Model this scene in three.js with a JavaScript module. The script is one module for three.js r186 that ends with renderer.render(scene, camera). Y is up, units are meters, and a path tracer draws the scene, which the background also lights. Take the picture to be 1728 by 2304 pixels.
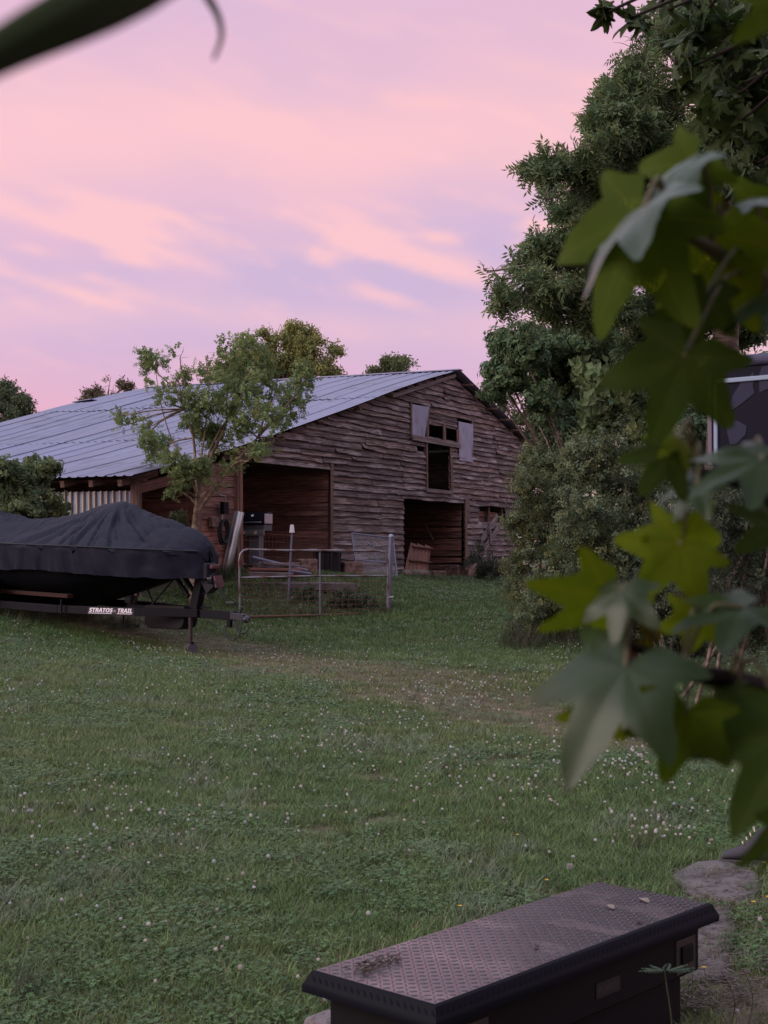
import * as THREE from 'three';
import { mergeGeometries, mergeVertices, toCreasedNormals } from 'three/addons/utils/BufferGeometryUtils.js';
import { RoundedBoxGeometry } from 'three/addons/geometries/RoundedBoxGeometry.js';

// ---------------------------------------------------------------- numbers
const V = (x, y, z) => new THREE.Vector3(x, y, z);
function rngOf(seed) { let a = seed >>> 0; return () => { a = (a + 0x6d2b79f5) | 0; let t = Math.imul(a ^ (a >>> 15), 1 | a); t = (t + Math.imul(t ^ (t >>> 7), 61 | t)) ^ t; return ((t ^ (t >>> 14)) >>> 0) / 4294967296; }; }
const hash3 = (x, y, z) => { let h = Math.imul(x, 374761393) + Math.imul(y, 668265263) + Math.imul(z, 1274126177); h = Math.imul(h ^ (h >>> 13), 1274126177); return ((h ^ (h >>> 16)) >>> 0) / 4294967296; };
const fade = (t) => t * t * (3 - 2 * t), lerp = THREE.MathUtils.lerp, clamp = THREE.MathUtils.clamp, sstep = THREE.MathUtils.smoothstep;
function noise3(x, y, z) {
  const i = Math.floor(x), j = Math.floor(y), k = Math.floor(z), u = fade(x - i), v = fade(y - j), w = fade(z - k);
  const a = lerp(lerp(hash3(i, j, k), hash3(i + 1, j, k), u), lerp(hash3(i, j + 1, k), hash3(i + 1, j + 1, k), u), v);
  const b = lerp(lerp(hash3(i, j, k + 1), hash3(i + 1, j, k + 1), u), lerp(hash3(i, j + 1, k + 1), hash3(i + 1, j + 1, k + 1), u), v);
  return lerp(a, b, w);
}
const fbm = (x, y, z = 0, n = 4) => { let s = 0, a = 0.5, f = 1, t = 0; for (let i = 0; i < n; i++) { s += a * noise3(x * f + i * 17.3, y * f - i * 9.1, z * f + i * 5.7); t += a; a *= 0.5; f *= 2.03; } return s / t; };
// piecewise-linear (smoothed) profile through [x, y] points
const prof = (pts) => (x) => { if (x <= pts[0][0]) return pts[0][1]; for (let i = 1; i < pts.length; i++) if (x <= pts[i][0]) { const [a, b] = pts[i - 1], [c, d] = pts[i]; return lerp(b, d, (x - a) / (c - a)); } return pts[pts.length - 1][1]; };

// ---------------------------------------------------------------- camera, sky, sun, exposure
const scene = new THREE.Scene();
const F = 3195, CX = 864, CY = 1152, PITCH = 1.363 * Math.PI / 180, EYE = V(0, 1.7, 0);
const camera = new THREE.PerspectiveCamera(2 * Math.atan(1152 / F) * 180 / Math.PI, 0.75, 0.05, 900);
camera.position.copy(EYE); camera.rotation.x = PITCH;
camera.focus = 24; camera.userData.fStop = 12;
// a place in the photograph at a given depth (metres straight ahead) as a point of the yard
function at(px, py, depth) {
  const v = V((px - CX) / F, (CY - py) / F, -1).applyAxisAngle(V(1, 0, 0), PITCH);
  return v.multiplyScalar(depth / -v.z).add(EYE);
}
const renderer = new THREE.WebGLRenderer({ antialias: true });
renderer.toneMapping = THREE.LinearToneMapping; renderer.toneMappingExposure = 1.68;
renderer.shadowMap.enabled = true;

{ // dusk sky: lavender air, streaks of pink and peach cloud that run almost level, bluer overhead
  const W = 2048, H = 1024, data = new Float32Array(W * H * 4), lin = (r, g, b) => [r, g, b].map((c) => ((c / 255 + 0.055) / 1.055) ** 2.4);
  const lav = lin(206, 183, 217), peach = lin(253, 200, 205), rose = lin(229, 188, 212), low = lin(238, 176, 196), up = lin(206, 214, 236);
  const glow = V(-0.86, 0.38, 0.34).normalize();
  const mixc = (a, b, t) => a.map((x, i) => lerp(x, b[i], t));
  const band = (e, c, w) => Math.exp(-(((e - c) / w) ** 2));
  for (let r = 0; r < H; r++) {
    const el = ((r + 0.5) / H - 0.5) * Math.PI, deg = el * 180 / Math.PI;
    for (let c = 0; c < W; c++) {
      const az = ((c + 0.5) / W - 0.5) * 2 * Math.PI, x = Math.cos(az) * Math.cos(el), z = Math.sin(az) * Math.cos(el), y = Math.sin(el);
      const side = Math.atan2(x, -z) * 180 / Math.PI;           // degrees to the right of straight ahead
      const sx = Math.cos(az) * 6, sz = Math.sin(az) * 6;
      const wob = (fbm(sx * 0.7 + 3, deg * 0.05, sz * 0.7, 3) - 0.5) * 5 + 1.3 * Math.sin(side * Math.PI / 60);
      const e = deg + wob;
      // broad soft bands
      let m = 0.85 * band(e, 16.0, 2.3) + 0.3 * band(e, 8.4, 0.9) + 0.35 * band(e, 23.5, 1.6) + 0.3 * band(e, 30, 3) + 0.25 * band(e, 42, 5);
      m *= 0.7 + 0.6 * fbm(sx * 0.8 + deg * 0.05, deg * 0.22, sz * 0.8 + 40, 3);
      // wisps: long, thin, sloping down to the right, feathered along their length
      const tl = deg + side * 0.24 * Math.cos(az * 0 ) * (Math.abs(side) < 60 ? 1 : 60 / Math.abs(side)), w1 = fbm(sx * 1.5 + tl * 0.25, tl * 0.85, sz * 1.5, 5), w2 = fbm(sx * 3.2 - tl * 0.3, tl * 1.7 + 7, sz * 3.2 + 9, 5);
      m += 1.25 * sstep(w1, 0.46, 0.74) * band(e, 11.6, 2.0) + 0.8 * sstep(w2, 0.5, 0.8) * band(e, 11.4, 2.3) + 0.3 * sstep(w2, 0.5, 0.8) + 0.2 * sstep(w1, 0.5, 0.75);
      m = clamp(m, 0, 1);
      let col = mixc(lav, rose, 0.9 * sstep(fbm(sx * 0.8 + 8, deg * 0.14, sz * 0.8 + 2, 4), 0.3, 0.7));
      col = mixc(col, peach, m * 0.9);
      col = mixc(col, low, 0.8 * sstep(8.8 - e, 0, 6));
      if (deg > 20) col = mixc(col, up, 0.92 * sstep(deg, 20, 42));
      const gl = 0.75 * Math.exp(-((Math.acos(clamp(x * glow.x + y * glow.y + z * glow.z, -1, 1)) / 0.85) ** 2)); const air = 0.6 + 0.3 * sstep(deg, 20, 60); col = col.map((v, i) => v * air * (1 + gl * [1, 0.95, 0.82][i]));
      if (y < 0) col = mixc(col, [0.12, 0.11, 0.1], sstep(-deg, 0, 6));
      const o = (r * W + c) * 4; data[o] = col[0]; data[o + 1] = col[1]; data[o + 2] = col[2]; data[o + 3] = 1;
    }
  }
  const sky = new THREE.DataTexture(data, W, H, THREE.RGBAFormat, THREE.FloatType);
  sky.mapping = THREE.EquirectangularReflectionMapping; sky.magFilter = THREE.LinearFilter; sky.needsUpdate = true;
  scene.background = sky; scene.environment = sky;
}
// the last warm light from beyond the left of the picture, as soft as a bank of lit cloud
const sun = new THREE.DirectionalLight(new THREE.Color(1.0, 0.9, 0.78), 1.0);
sun.position.set(-60, 30, 4); sun.target.position.set(0, 0, -20); sun.castShadow = true; sun.shadow.radius = 60; sun.shadow.mapSize.set(2048, 2048);
Object.assign(sun.shadow.camera, { left: -45, right: 45, top: 45, bottom: -45, near: 1, far: 180 });
scene.add(sun, sun.target);

// ---------------------------------------------------------------- helpers
const names = {};
const numbered = (n) => { const k = (names[n] = (names[n] ?? -1) + 1); return k ? n + '_' + String(k).padStart(3, '0') : n; };
const shade = (m) => { m.castShadow = m.receiveShadow = true; return m; };
function thing(name, label, category, base, group) {
  const o = new THREE.Group(); o.name = numbered(name); o.position.copy(base); o.userData = { label, category };
  if (group) o.userData.group = group; scene.add(o); return o;
}
function single(name, geo, mat, label, category, base, group) {   // a thing that is one mesh; geo is in world places
  geo.translate(-base.x, -base.y, -base.z); const m = shade(new THREE.Mesh(geo, mat)); m.name = numbered(name); m.position.copy(base);
  m.userData = { label, category }; if (group) m.userData.group = group; scene.add(m); return m;
}
function originOf(o) { const p = V(0, 0, 0); for (; o && o !== scene; o = o.parent) p.add(o.position); return p; }
function part(parent, name, geo, mat, label) {                     // geo in world places; parents are only moved, never turned
  const b = originOf(parent); geo.translate(-b.x, -b.y, -b.z);
  const m = shade(new THREE.Mesh(geo, mat)); m.name = name; if (label) m.userData.label = label; parent.add(m); return m;
}
function structure(name, geo, mat, label) { const m = shade(new THREE.Mesh(geo, mat)); m.name = name; m.userData = { kind: 'structure', label, category: name.replace(/_/g, ' ') }; scene.add(m); return m; }
const merged = (list) => mergeGeometries(list.map((g) => { g = g.index ? g.toNonIndexed() : g; for (const k of Object.keys(g.attributes)) if (!['position', 'normal', 'uv'].includes(k)) g.deleteAttribute(k); if (!g.attributes.uv) g.setAttribute('uv', new THREE.BufferAttribute(new Float32Array(g.attributes.position.count * 2), 2)); if (!g.attributes.normal) g.computeVertexNormals(); return g; }));
function geoOf(pos, idx, uv) {
  const g = new THREE.BufferGeometry(); g.setAttribute('position', new THREE.Float32BufferAttribute(pos, 3));
  if (uv) g.setAttribute('uv', new THREE.Float32BufferAttribute(uv, 2)); if (idx) g.setIndex(idx); g.computeVertexNormals(); return g;
}
// round bar through points, radius may differ at each
function tube(pts, rad, sides = 7, uvScale = 1) {
  const n = pts.length, R = (i) => Array.isArray(rad) ? (rad.length === n ? rad[i] : lerp(rad[0], rad[1], i / (n - 1))) : rad;
  const pos = [], idx = [], uv = []; let side = null, len = 0;
  for (let i = 0; i < n; i++) {
    const t = (i === 0 ? pts[1].clone().sub(pts[0]) : i === n - 1 ? pts[i].clone().sub(pts[i - 1]) : pts[i + 1].clone().sub(pts[i - 1])).normalize();
    if (!side) side = (Math.abs(t.y) < 0.9 ? V(0, 1, 0) : V(1, 0, 0)).cross(t).normalize(); else side.addScaledVector(t, -side.dot(t)).normalize();
    const up = t.clone().cross(side); if (i) len += pts[i].distanceTo(pts[i - 1]);
    for (let k = 0; k <= sides; k++) { const a = k / sides * 2 * Math.PI, p = pts[i].clone().addScaledVector(side, Math.cos(a) * R(i)).addScaledVector(up, Math.sin(a) * R(i)); pos.push(p.x, p.y, p.z); uv.push(k / sides * uvScale, len * uvScale); }
  }
  for (let i = 0; i < n - 1; i++) for (let k = 0; k < sides; k++) { const a = i * (sides + 1) + k, b = a + sides + 1; idx.push(a, b, a + 1, b, b + 1, a + 1); }
  for (const [e, i] of [[1, n - 1], [0, 0]]) { const c = pos.length / 3; pos.push(pts[i].x, pts[i].y, pts[i].z); uv.push(0, 0); for (let k = 0; k < sides; k++) { const a = i * (sides + 1) + k; e ? idx.push(a, c, a + 1) : idx.push(a, a + 1, c); } }
  return geoOf(pos, idx, uv);
}
const curve = (pts, n = 12) => new THREE.CatmullRomCurve3(pts, false, 'centripetal').getPoints(n);
// squared bar from a to b, w wide across, h high along `up`
function beam(a, b, w, h, up = V(0, 1, 0), round = 0.006) {
  const x = b.clone().sub(a), L = x.length(); x.normalize();
  const z = x.clone().cross(up).normalize(), y = z.clone().cross(x), g = new RoundedBoxGeometry(L, h, w, 1, Math.min(round, h / 3, w / 3));
  g.applyMatrix4(new THREE.Matrix4().makeBasis(x, y, z).setPosition(a.clone().add(b).multiplyScalar(0.5))); return g;
}
function block(c, sx, sy, sz, yaw = 0, round = 0.01) { const g = new RoundedBoxGeometry(sx, sy, sz, 1, round); g.rotateY(yaw); g.translate(c.x, c.y, c.z); return g; }
function dataTex(w, h, fn, srgb = true) {
  const d = new Uint8Array(w * h * 4);
  for (let y = 0; y < h; y++) for (let x = 0; x < w; x++) { const c = fn(x / w, y / h), o = (y * w + x) * 4; for (let k = 0; k < 3; k++) d[o + k] = clamp(Math.round((srgb ? (c[k] <= 0.0031308 ? c[k] * 12.92 : 1.055 * c[k] ** (1 / 2.4) - 0.055) : c[k]) * 255), 0, 255); d[o + 3] = 255; }
  const t = new THREE.DataTexture(d, w, h, THREE.RGBAFormat, THREE.UnsignedByteType); t.wrapS = t.wrapT = THREE.RepeatWrapping; t.magFilter = THREE.LinearFilter; t.minFilter = THREE.LinearMipmapLinearFilter; if (srgb) t.colorSpace = THREE.SRGBColorSpace; t.needsUpdate = true; return t;
}
// noise that closes on itself: u, v in 0..1, fu and fv whole numbers of cells
const tnoise = (u, v, fu, fv, s) => { const x = u * fu, y = v * fv, i = Math.floor(x), j = Math.floor(y), a = fade(x - i), b = fade(y - j), h = (p, q) => hash3(((p % fu) + fu) % fu, ((q % fv) + fv) % fv, s); return lerp(lerp(h(i, j), h(i + 1, j), a), lerp(h(i, j + 1), h(i + 1, j + 1), a), b); };
const tfbm = (u, v, fu, fv, s, n = 4) => { let t = 0, a = 0.5, w = 0; for (let i = 0; i < n; i++) { t += a * tnoise(u, v, fu << i, fv << i, s + i); w += a; a *= 0.5; } return t / w; };
const rgb = (r, g, b) => new THREE.Color().setRGB(r, g, b);
const std = (o) => new THREE.MeshStandardMaterial(o), phys = (o) => new THREE.MeshPhysicalMaterial(o);
const leafMat = (o = {}) => phys({ roughness: 0.75, specularIntensity: 0.35, transmission: 0.5, thickness: 0, side: THREE.DoubleSide, ...o });

// ---------------------------------------------------------------- materials
const mixA = (a, b, t) => a.map((x, i) => lerp(x, b[i], t));
function woodTex(seed, dark, mid, pale) {
  const grain = (u, v) => 0.55 * tfbm(u, v, 3, 48, seed, 4) + 0.45 * tfbm(u + 0.02 * tnoise(u, v, 6, 6, seed + 9), v, 10, 110, seed + 4, 2);
  const col = dataTex(512, 256, (u, v) => { const g = grain(u, v), p = tfbm(u, v, 4, 6, seed + 20, 4), crack = sstep(tnoise(u, v, 4, 70, seed + 31), 0.86, 0.97) * sstep(tnoise(u, v, 8, 10, seed + 33), 0.4, 0.7); let c = mixA(dark, mid, sstep(g, 0.25, 0.62)); c = mixA(c, pale, sstep(g * 0.6 + p * 0.5, 0.5, 0.8)); return mixA(c, dark.map((x) => x * 0.4), crack * 0.8); });
  const bmp = dataTex(512, 256, (u, v) => { const g = grain(u, v), crack = sstep(tnoise(u, v, 4, 70, seed + 31), 0.86, 0.97) * sstep(tnoise(u, v, 8, 10, seed + 33), 0.4, 0.7), k = clamp(g * (1 - crack), 0, 1); return [k, k, k]; }, false);
  return { map: col, bumpMap: bmp, bumpScale: 0.006, roughness: 0.92 };
}
const greyWood = woodTex(3, [0.052, 0.037, 0.036], [0.172, 0.13, 0.126], [0.36, 0.305, 0.305]);
const redWood = woodTex(41, [0.1, 0.047, 0.038], [0.23, 0.115, 0.09], [0.35, 0.2, 0.16]);
const M = {
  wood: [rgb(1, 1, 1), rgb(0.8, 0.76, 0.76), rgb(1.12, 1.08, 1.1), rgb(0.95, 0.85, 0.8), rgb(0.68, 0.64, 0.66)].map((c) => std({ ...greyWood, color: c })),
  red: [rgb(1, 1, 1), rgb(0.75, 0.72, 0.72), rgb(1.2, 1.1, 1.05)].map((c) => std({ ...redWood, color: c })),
  stud: std({ ...greyWood, color: rgb(0.95, 0.72, 0.6) }),
  tan: std({ color: rgb(0.6, 0.48, 0.37), roughness: 0.85 }),
  dirt: std({ color: rgb(0.075, 0.052, 0.042), roughness: 1 }),
  black: std({ color: rgb(0.014, 0.014, 0.017), roughness: 0.6 }),
  blackMetal: phys({ color: rgb(0.005, 0.005, 0.008), roughness: 0.5, specularIntensity: 0.3 }),
  rubber: std({ color: rgb(0.02, 0.02, 0.022), roughness: 0.8 }),
  redPaint: std({ color: rgb(0.075, 0.02, 0.022), roughness: 0.6 }),
  steel: std({ color: rgb(0.45, 0.45, 0.48), roughness: 0.4, metalness: 0.85 }),
  white: std({ color: rgb(0.78, 0.76, 0.78), roughness: 0.5 }),
  strap: std({ color: rgb(0.03, 0.03, 0.035), roughness: 0.9 }),
};
{ // galvanised sheet: spangle, streaks of rust
  const c = dataTex(512, 512, (u, v) => { const s = tfbm(u, v, 40, 8, 5, 3), r = sstep(tfbm(u, v, 5, 3, 71, 5), 0.57, 0.74), d = tfbm(u, v, 3, 3, 15, 4); return mixA(mixA([0.37, 0.385, 0.5], [0.47, 0.485, 0.62], s * 0.6 + d * 0.4), [0.2, 0.15, 0.16], r * 0.45); });
  const ro = dataTex(256, 256, (u, v) => { const r = 0.36 + 0.3 * tfbm(u, v, 8, 8, 22, 4); return [r, r, r]; }, false);
  M.galv = std({ map: c, roughnessMap: ro, roughness: 1, metalness: 0.55 });
  M.galvDark = std({ map: c, roughnessMap: ro, roughness: 1, metalness: 0.45, color: rgb(0.62, 0.66, 0.68) });
  const rustC = dataTex(256, 256, (u, v) => { const r = sstep(tfbm(u, v, 6, 6, 81, 5), 0.42, 0.6); return mixA([0.24, 0.22, 0.25], [0.13, 0.06, 0.05], r); });
  M.pipe = std({ map: rustC, roughness: 0.55, metalness: 0.4 });
  M.pipeClean = std({ map: c, roughness: 0.6, metalness: 0.3, color: rgb(0.4, 0.39, 0.43) });
  M.rust = std({ color: rgb(0.13, 0.06, 0.045), roughness: 0.8, metalness: 0.2 });
}
{ // stone and concrete
  const c = dataTex(256, 256, (u, v) => { const s = tfbm(u, v, 6, 6, 91, 5); return mixA([0.13, 0.075, 0.06], [0.25, 0.155, 0.125], sstep(s, 0.3, 0.7)); });
  const b = dataTex(256, 256, (u, v) => { const s = tfbm(u, v, 14, 14, 92, 4); return [s, s, s]; }, false);
  M.redStone = std({ map: c, bumpMap: b, bumpScale: 0.02, roughness: 0.95 });
  const k = dataTex(512, 512, (u, v) => { const s = tfbm(u, v, 5, 5, 95, 6), d = sstep(tfbm(u, v, 9, 9, 98, 4), 0.58, 0.72); return mixA(mixA([0.085, 0.07, 0.072], [0.135, 0.115, 0.122], s), [0.05, 0.038, 0.034], d * 0.75); });
  M.concrete = std({ map: k, bumpMap: b, bumpScale: 0.006, roughness: 0.95 });
}
{ const b = dataTex(256, 256, (u, v) => { const s = tfbm(u, v, 5, 20, 101, 4) * 0.7 + 0.3 * tfbm(u, v, 24, 24, 105, 2); return [s, s, s]; }, false), c = dataTex(256, 256, (u, v) => { const s = tfbm(u, v, 5, 18, 101, 4); return mixA([0.1, 0.075, 0.055], [0.25, 0.2, 0.16], sstep(s, 0.3, 0.7)); });
  M.bark = std({ map: c, bumpMap: b, bumpScale: 0.02, roughness: 0.95 }); M.barkPale = std({ map: c, bumpMap: b, bumpScale: 0.008, roughness: 0.9, color: rgb(1.15, 1.05, 0.9) }); }

// ---------------------------------------------------------------- the lie of the land
const spots = [[0, 2, 0], [-3, 4, 0], [3, 4, 0], [0, 8, 0], [-4, 9, 0.02], [4, 9, 0], [0, 13, 0.0], [-5, 14, 0.08], [5, 14, 0], [0, 18, 0.04], [-2.89, 21.5, 0.06], [-5.3, 24.2, 0.45], [3.5, 20, 0.05], [-2.76, 27, 0.36], [0.15, 27.5, 0.39], [-3.9, 28.6, 0.85], [-3.3, 30.5, 1.15], [-1.3, 34.7, 1.02], [0.5, 38.7, 0.86], [2.4, 42.6, 0.73], [-8, 27, 1.0], [-12, 24, 1.0], [5, 32, 0.4], [7, 26, 0.15], [-15, 35, 1.3], [-5, 45, 1.1], [6, 50, 0.7], [-12, 12, 0.3], [12, 12, 0], [12, 32, 0.3], [0, -8, 0]];
const PHI = (a, b, c, d) => Math.sqrt((a - c) ** 2 + (b - d) ** 2 + 6.25);
const wts = (() => {
  const n = spots.length, A = spots.map((p) => [...spots.map((q) => PHI(p[0], p[1], q[0], q[1])), 1, p[2]]); A.push([...spots.map(() => 1), 0, 0]);
  const m = n + 1;
  for (let i = 0; i < m; i++) { let p = i; for (let r = i; r < m; r++) if (Math.abs(A[r][i]) > Math.abs(A[p][i])) p = r; [A[i], A[p]] = [A[p], A[i]]; for (let r = 0; r < m; r++) if (r !== i) { const f = A[r][i] / A[i][i]; for (let c = i; c <= m; c++) A[r][c] -= f * A[i][c]; } }
  return A.map((r, i) => r[m] / r[i]);
})();
function land(x, d) {                                             // height of the ground at x, d metres ahead
  const cx = clamp(x, -22, 22), cd = clamp(d, -10, 58); let h = wts[spots.length];
  for (let i = 0; i < spots.length; i++) h += wts[i] * PHI(cx, cd, spots[i][0], spots[i][1]);
  return clamp(h, -0.3, 1.6) + 0.018 * (fbm(x * 0.7, d * 0.7, 3, 3) - 0.5) * 2;
}
const onLand = (x, d, up = 0) => V(x, land(x, d) + up, -d);
// the place on the ground seen at px, py
function groundAt(px, py) { let lo = 1.5, hi = 60; for (let i = 0; i < 40; i++) { const m = (lo + hi) / 2, p = at(px, py, m); if (p.y > land(p.x, m)) lo = m; else hi = m; } const p = at(px, py, lo); return V(p.x, land(p.x, lo), p.z); }

// the worn track across the lawn, and how bare each spot is (0 lush .. 1 bare)
const track = [[-9, 27.2], [-5.5, 25.2], [-2.5, 22.6], [-0.4, 18.9], [0.75, 16.2], [1.7, 14], [3, 11.6], [5.5, 9.6]];
function bare(x, d) {
  let best = 1e9; for (let i = 1; i < track.length; i++) { const [a, b] = track[i - 1], [c, e] = track[i], t = clamp(((x - a) * (c - a) + (d - b) * (e - b)) / ((c - a) ** 2 + (e - b) ** 2), 0, 1); best = Math.min(best, Math.hypot(x - a - t * (c - a), d - b - t * (e - b))); }
  const n = fbm(x * 0.9, d * 0.9, 11, 4), n2 = fbm(x * 2.6, d * 2.6, 31, 3);
  let k = sstep(1.5 - best + (n - 0.5) * 1.9, 0, 1.0) * (0.64 + 0.4 * n2);
  k = Math.max(k, 0.85 * sstep(n * 0.6 + n2 * 0.4, 0.62, 0.72));              // scattered thin patches
  k = Math.max(k, 0.9 * sstep(0.75 - Math.hypot((x + 1.05) * 0.9, d - 4.05) + (n2 - 0.5) * 0.6, 0, 0.5));
  k = Math.max(k, 0.8 * sstep(0.9 - Math.hypot(x - 1.75, (d - 5.0) * 0.7) + (n2 - 0.5) * 0.7, 0, 0.5));
  return clamp(k, 0, 1);
}
{ // ground sheet
  const xs = [], ds = []; const fine = (a, b, s, l) => { for (let v = a; v < b - 1e-6; v += s) l.push(v); };
  fine(-400, -60, 40, xs); fine(-60, -20, 5, xs); fine(-20, -9, 0.8, xs); fine(-9, 9, 0.15, xs); fine(9, 20, 0.8, xs); fine(20, 60, 5, xs); fine(60, 440, 40, xs);
  fine(-200, -40, 40, ds); fine(-40, -5, 5, ds); fine(-5, 2, 0.5, ds); fine(2, 33, 0.15, ds); fine(33, 60, 1, ds); fine(60, 100, 5, ds); fine(100, 640, 60, ds);
  const pos = [], uv = [], idx = [], col = [], n = xs.length;
  for (const d of ds) for (const x of xs) {
    pos.push(x, land(x, d) , -d); uv.push(x / 2.3, d / 2.3);
    const b = Math.abs(x) < 22 && d > 0 && d < 60 ? bare(x, d) : 0.2, g = fbm(x * 1.7, d * 1.7, 77, 3), c = mixA(mixA([0.04, 0.045, 0.022], [0.065, 0.066, 0.034], g), [0.165, 0.128, 0.092], b * (0.65 + 0.5 * g));
    col.push(...c);
  }
  for (let j = 0; j < ds.length - 1; j++) for (let i = 0; i < n - 1; i++) { const a = j * n + i; idx.push(a, a + 1, a + n, a + 1, a + n + 1, a + n); }
  const g = geoOf(pos, idx, uv); g.setAttribute('color', new THREE.Float32BufferAttribute(col, 3));
  const t = dataTex(512, 512, (u, v) => { const s = 0.55 + 0.9 * tfbm(u, v, 24, 24, 201, 4), w = tnoise(u, v, 160, 40, 207) * 0.25; return [s * 0.75 + w, s * 0.75 + w * 0.9, s * 0.72 + w * 0.7].map((x) => clamp(x, 0, 1)); }, false);
  const b = dataTex(512, 512, (u, v) => { const s = tfbm(u, v, 40, 40, 211, 3); return [s, s, s]; }, false);
  structure('ground', g, std({ vertexColors: true, map: t, bumpMap: b, bumpScale: 0.03, roughness: 1 }), 'grassy sloping yard ground with worn bare track');
}

// ================================================================ THE BARN
// t runs along the gable from below the ridge (to the left), s runs back along the ridge, h is height above eye level
const DG = V(0.4217, 0, -0.9067), DR = V(-0.9067, 0, -0.4217), RB = V(1.957, 1.7, -42), YUP = V(0, 1, 0);
const bp = (t, h, s = 0) => RB.clone().addScaledVector(DG, -t).addScaledVector(DR, s).add(V(0, h, 0));
function gableOf(px, py) {                                        // (t, h) of the spot on the gable seen there
  const r = at(px, py, 1).sub(EYE), k = RB.clone().sub(EYE).dot(DR) / r.dot(DR), p = EYE.clone().addScaledVector(r, k).sub(RB); return [-p.dot(DG), p.y];
}
const rakeL = prof([[0, 5.13], [2.2, 4.66], [4.47, 4.11], [7.37, 3.36], [9.89, 2.72], [13.2, 1.95], [16.1, 1.36], [17, 1.2]]);
const rakeR = prof([[0, 5.13], [3.5, 4.24], [7.3, 3.3], [8.2, 3.08]]);
const roofH = (t) => (t >= 0 ? rakeL(t) : rakeR(-t));
const barnBase = V(bp(3, 0).x, land(bp(3, 0).x, -bp(3, 0).z), bp(3, 0).z);
const barn = thing('barn', 'old weathered plank barn with long shallow sheet-metal roof', 'barn', barnBase);
const br = rngOf(77);
// a board lying on a plane: u along, v up, n outwards. Its lower edge stands proud and is ragged.
function boardGeo(P, U, N, u0, u1, v0, h, o = {}) {
  const { clip, seg = 6, thick = 0.028, lap = 0.03, ragged = 0.016, tilt = 0, r = br } = o, L = u1 - u0, pos = [], uv = [], idx = [], su = r() * 20, sv = r() * 20, ph = r() * 100;
  const bow = (r() - 0.5) * 0.018, endB = (r() - 0.5) * 0.05, curl = (r() - 0.3) * 0.05, lift = r() < 0.15 ? 0.035 : 0;
  for (let i = 0; i <= seg; i++) {
    const k = i / seg, u = u0 + L * k, w = (noise3(u * 1.9 + ph, v0 * 3, 1) - 0.5) * 2 * ragged + bow * Math.sin(k * Math.PI) + (i === 0 || i === seg ? (r() - 0.5) * 0.03 : 0), ty = tilt * (k - 0.5) * L + endB * (k - 0.5);
    const roofY = clip ? clip(u) : 99, top = Math.min(v0 + h + 0.02 + ty, roofY), bot = Math.min(v0 + w + ty, top - 0.01), out = lap + (noise3(u * 1.3 + ph, 7, v0) - 0.5) * 0.02 + lift * (k > 0.75 ? (k - 0.75) * 4 : 0) + curl * (k - 0.5) * 0.4;
    const e0 = i === 0 ? (r() - 0.5) * 0.03 : i === seg ? (r() - 0.5) * 0.03 : 0;
    for (const [v, n] of [[top, 0], [top, thick * 0.6], [bot, out + thick], [bot + 0.004, out - 0.002]]) { const p = P.clone().addScaledVector(U, u + e0 * (v === bot ? 1 : 0.2)).addScaledVector(N, n); p.y += v; pos.push(p.x, p.y, p.z); uv.push((u + su) / 2, (v + n + sv) / 0.7); }
  }
  for (let i = 0; i < seg; i++) for (let k = 0; k < 4; k++) { const a = i * 4 + k, b = i * 4 + (k + 1) % 4; idx.push(a, b, a + 4, b, b + 4, a + 4); }
  idx.push(0, 2, 1, 0, 3, 2); const e = seg * 4; idx.push(e, e + 1, e + 2, e, e + 2, e + 3);
  const g = geoOf(pos, idx, uv); return toCreasedNormals(g, 0.5);
}
const pick = (l, r = br) => l[Math.floor(r() * l.length)];

// --- gable wall: studs, then board by board
const GN = DR.clone().negate(), GU = DG.clone().negate();          // outwards; t grows along GU
const gP = bp(0, 0); // u = t, v = h
const baySide = 7.78, aisle = [-1.03, 3.46], aisleTop = 1.38, bayTop = 1.99, bay = [7.78, 12.35], crib = [12.35, 13.8];
const hay = [0.17, 1.86, 1.62, 2.95];
const vent = [0.0, 1.72, 3.06, 3.47], upperL = [1.98, 3.0, 3.02, 3.95], upperR = [-1.6, -0.55, 2.72, 3.95];
const openings = [[aisle[0], aisle[1], -3, aisleTop], hay, [-0.5, 1.78, 3.06, 3.47], [1.75, 2.95, 3.06, 3.92], [-1.55, -0.45, 2.75, 3.9], [bay[0], 30, -3, bayTop], [-4.6, -2.25, 0.66, 1.18], [2.0, 2.55, 2.62, 2.74]];
const sills = [];
for (let t = -7; t < 8; t += 1.22) if (!(t > aisle[0] && t < aisle[1])) sills.push(beam(bp(t, -0.75, 0.08), bp(t, roofH(t) - 0.2, 0.08), 0.1, 0.1, DG));
for (const t of [0.7, 1.9, 3.2]) sills.push(beam(bp(t, 3.5, 0.08), bp(t, roofH(t) - 0.2, 0.08), 0.1, 0.1, DG));
for (let t = 8.4; t < 15.5; t += 1.3) sills.push(beam(bp(t, bayTop - 0.05, 0.08), bp(t, roofH(t) - 0.15, 0.08), 0.1, 0.08, DG));
sills.push(beam(bp(12.7, bayTop - 0.06, 0.1), bp(7.78, bayTop - 0.06, 0.1), 0.1, 0.14)); sills.push(beam(bp(7.78, aisleTop + 0.06, 0.1), bp(-7.2, aisleTop + 0.06, 0.1), 0.12, 0.14));
const gableFrame = part(barn, 'gable_framing', merged(sills), M.stud);
const rows = []; { let v = -0.66; while (v < 5.0) { const h = v < 1.4 ? 0.15 + br() * 0.045 : 0.135 + br() * 0.05; rows.push([v, h]); v += h; } }
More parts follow.
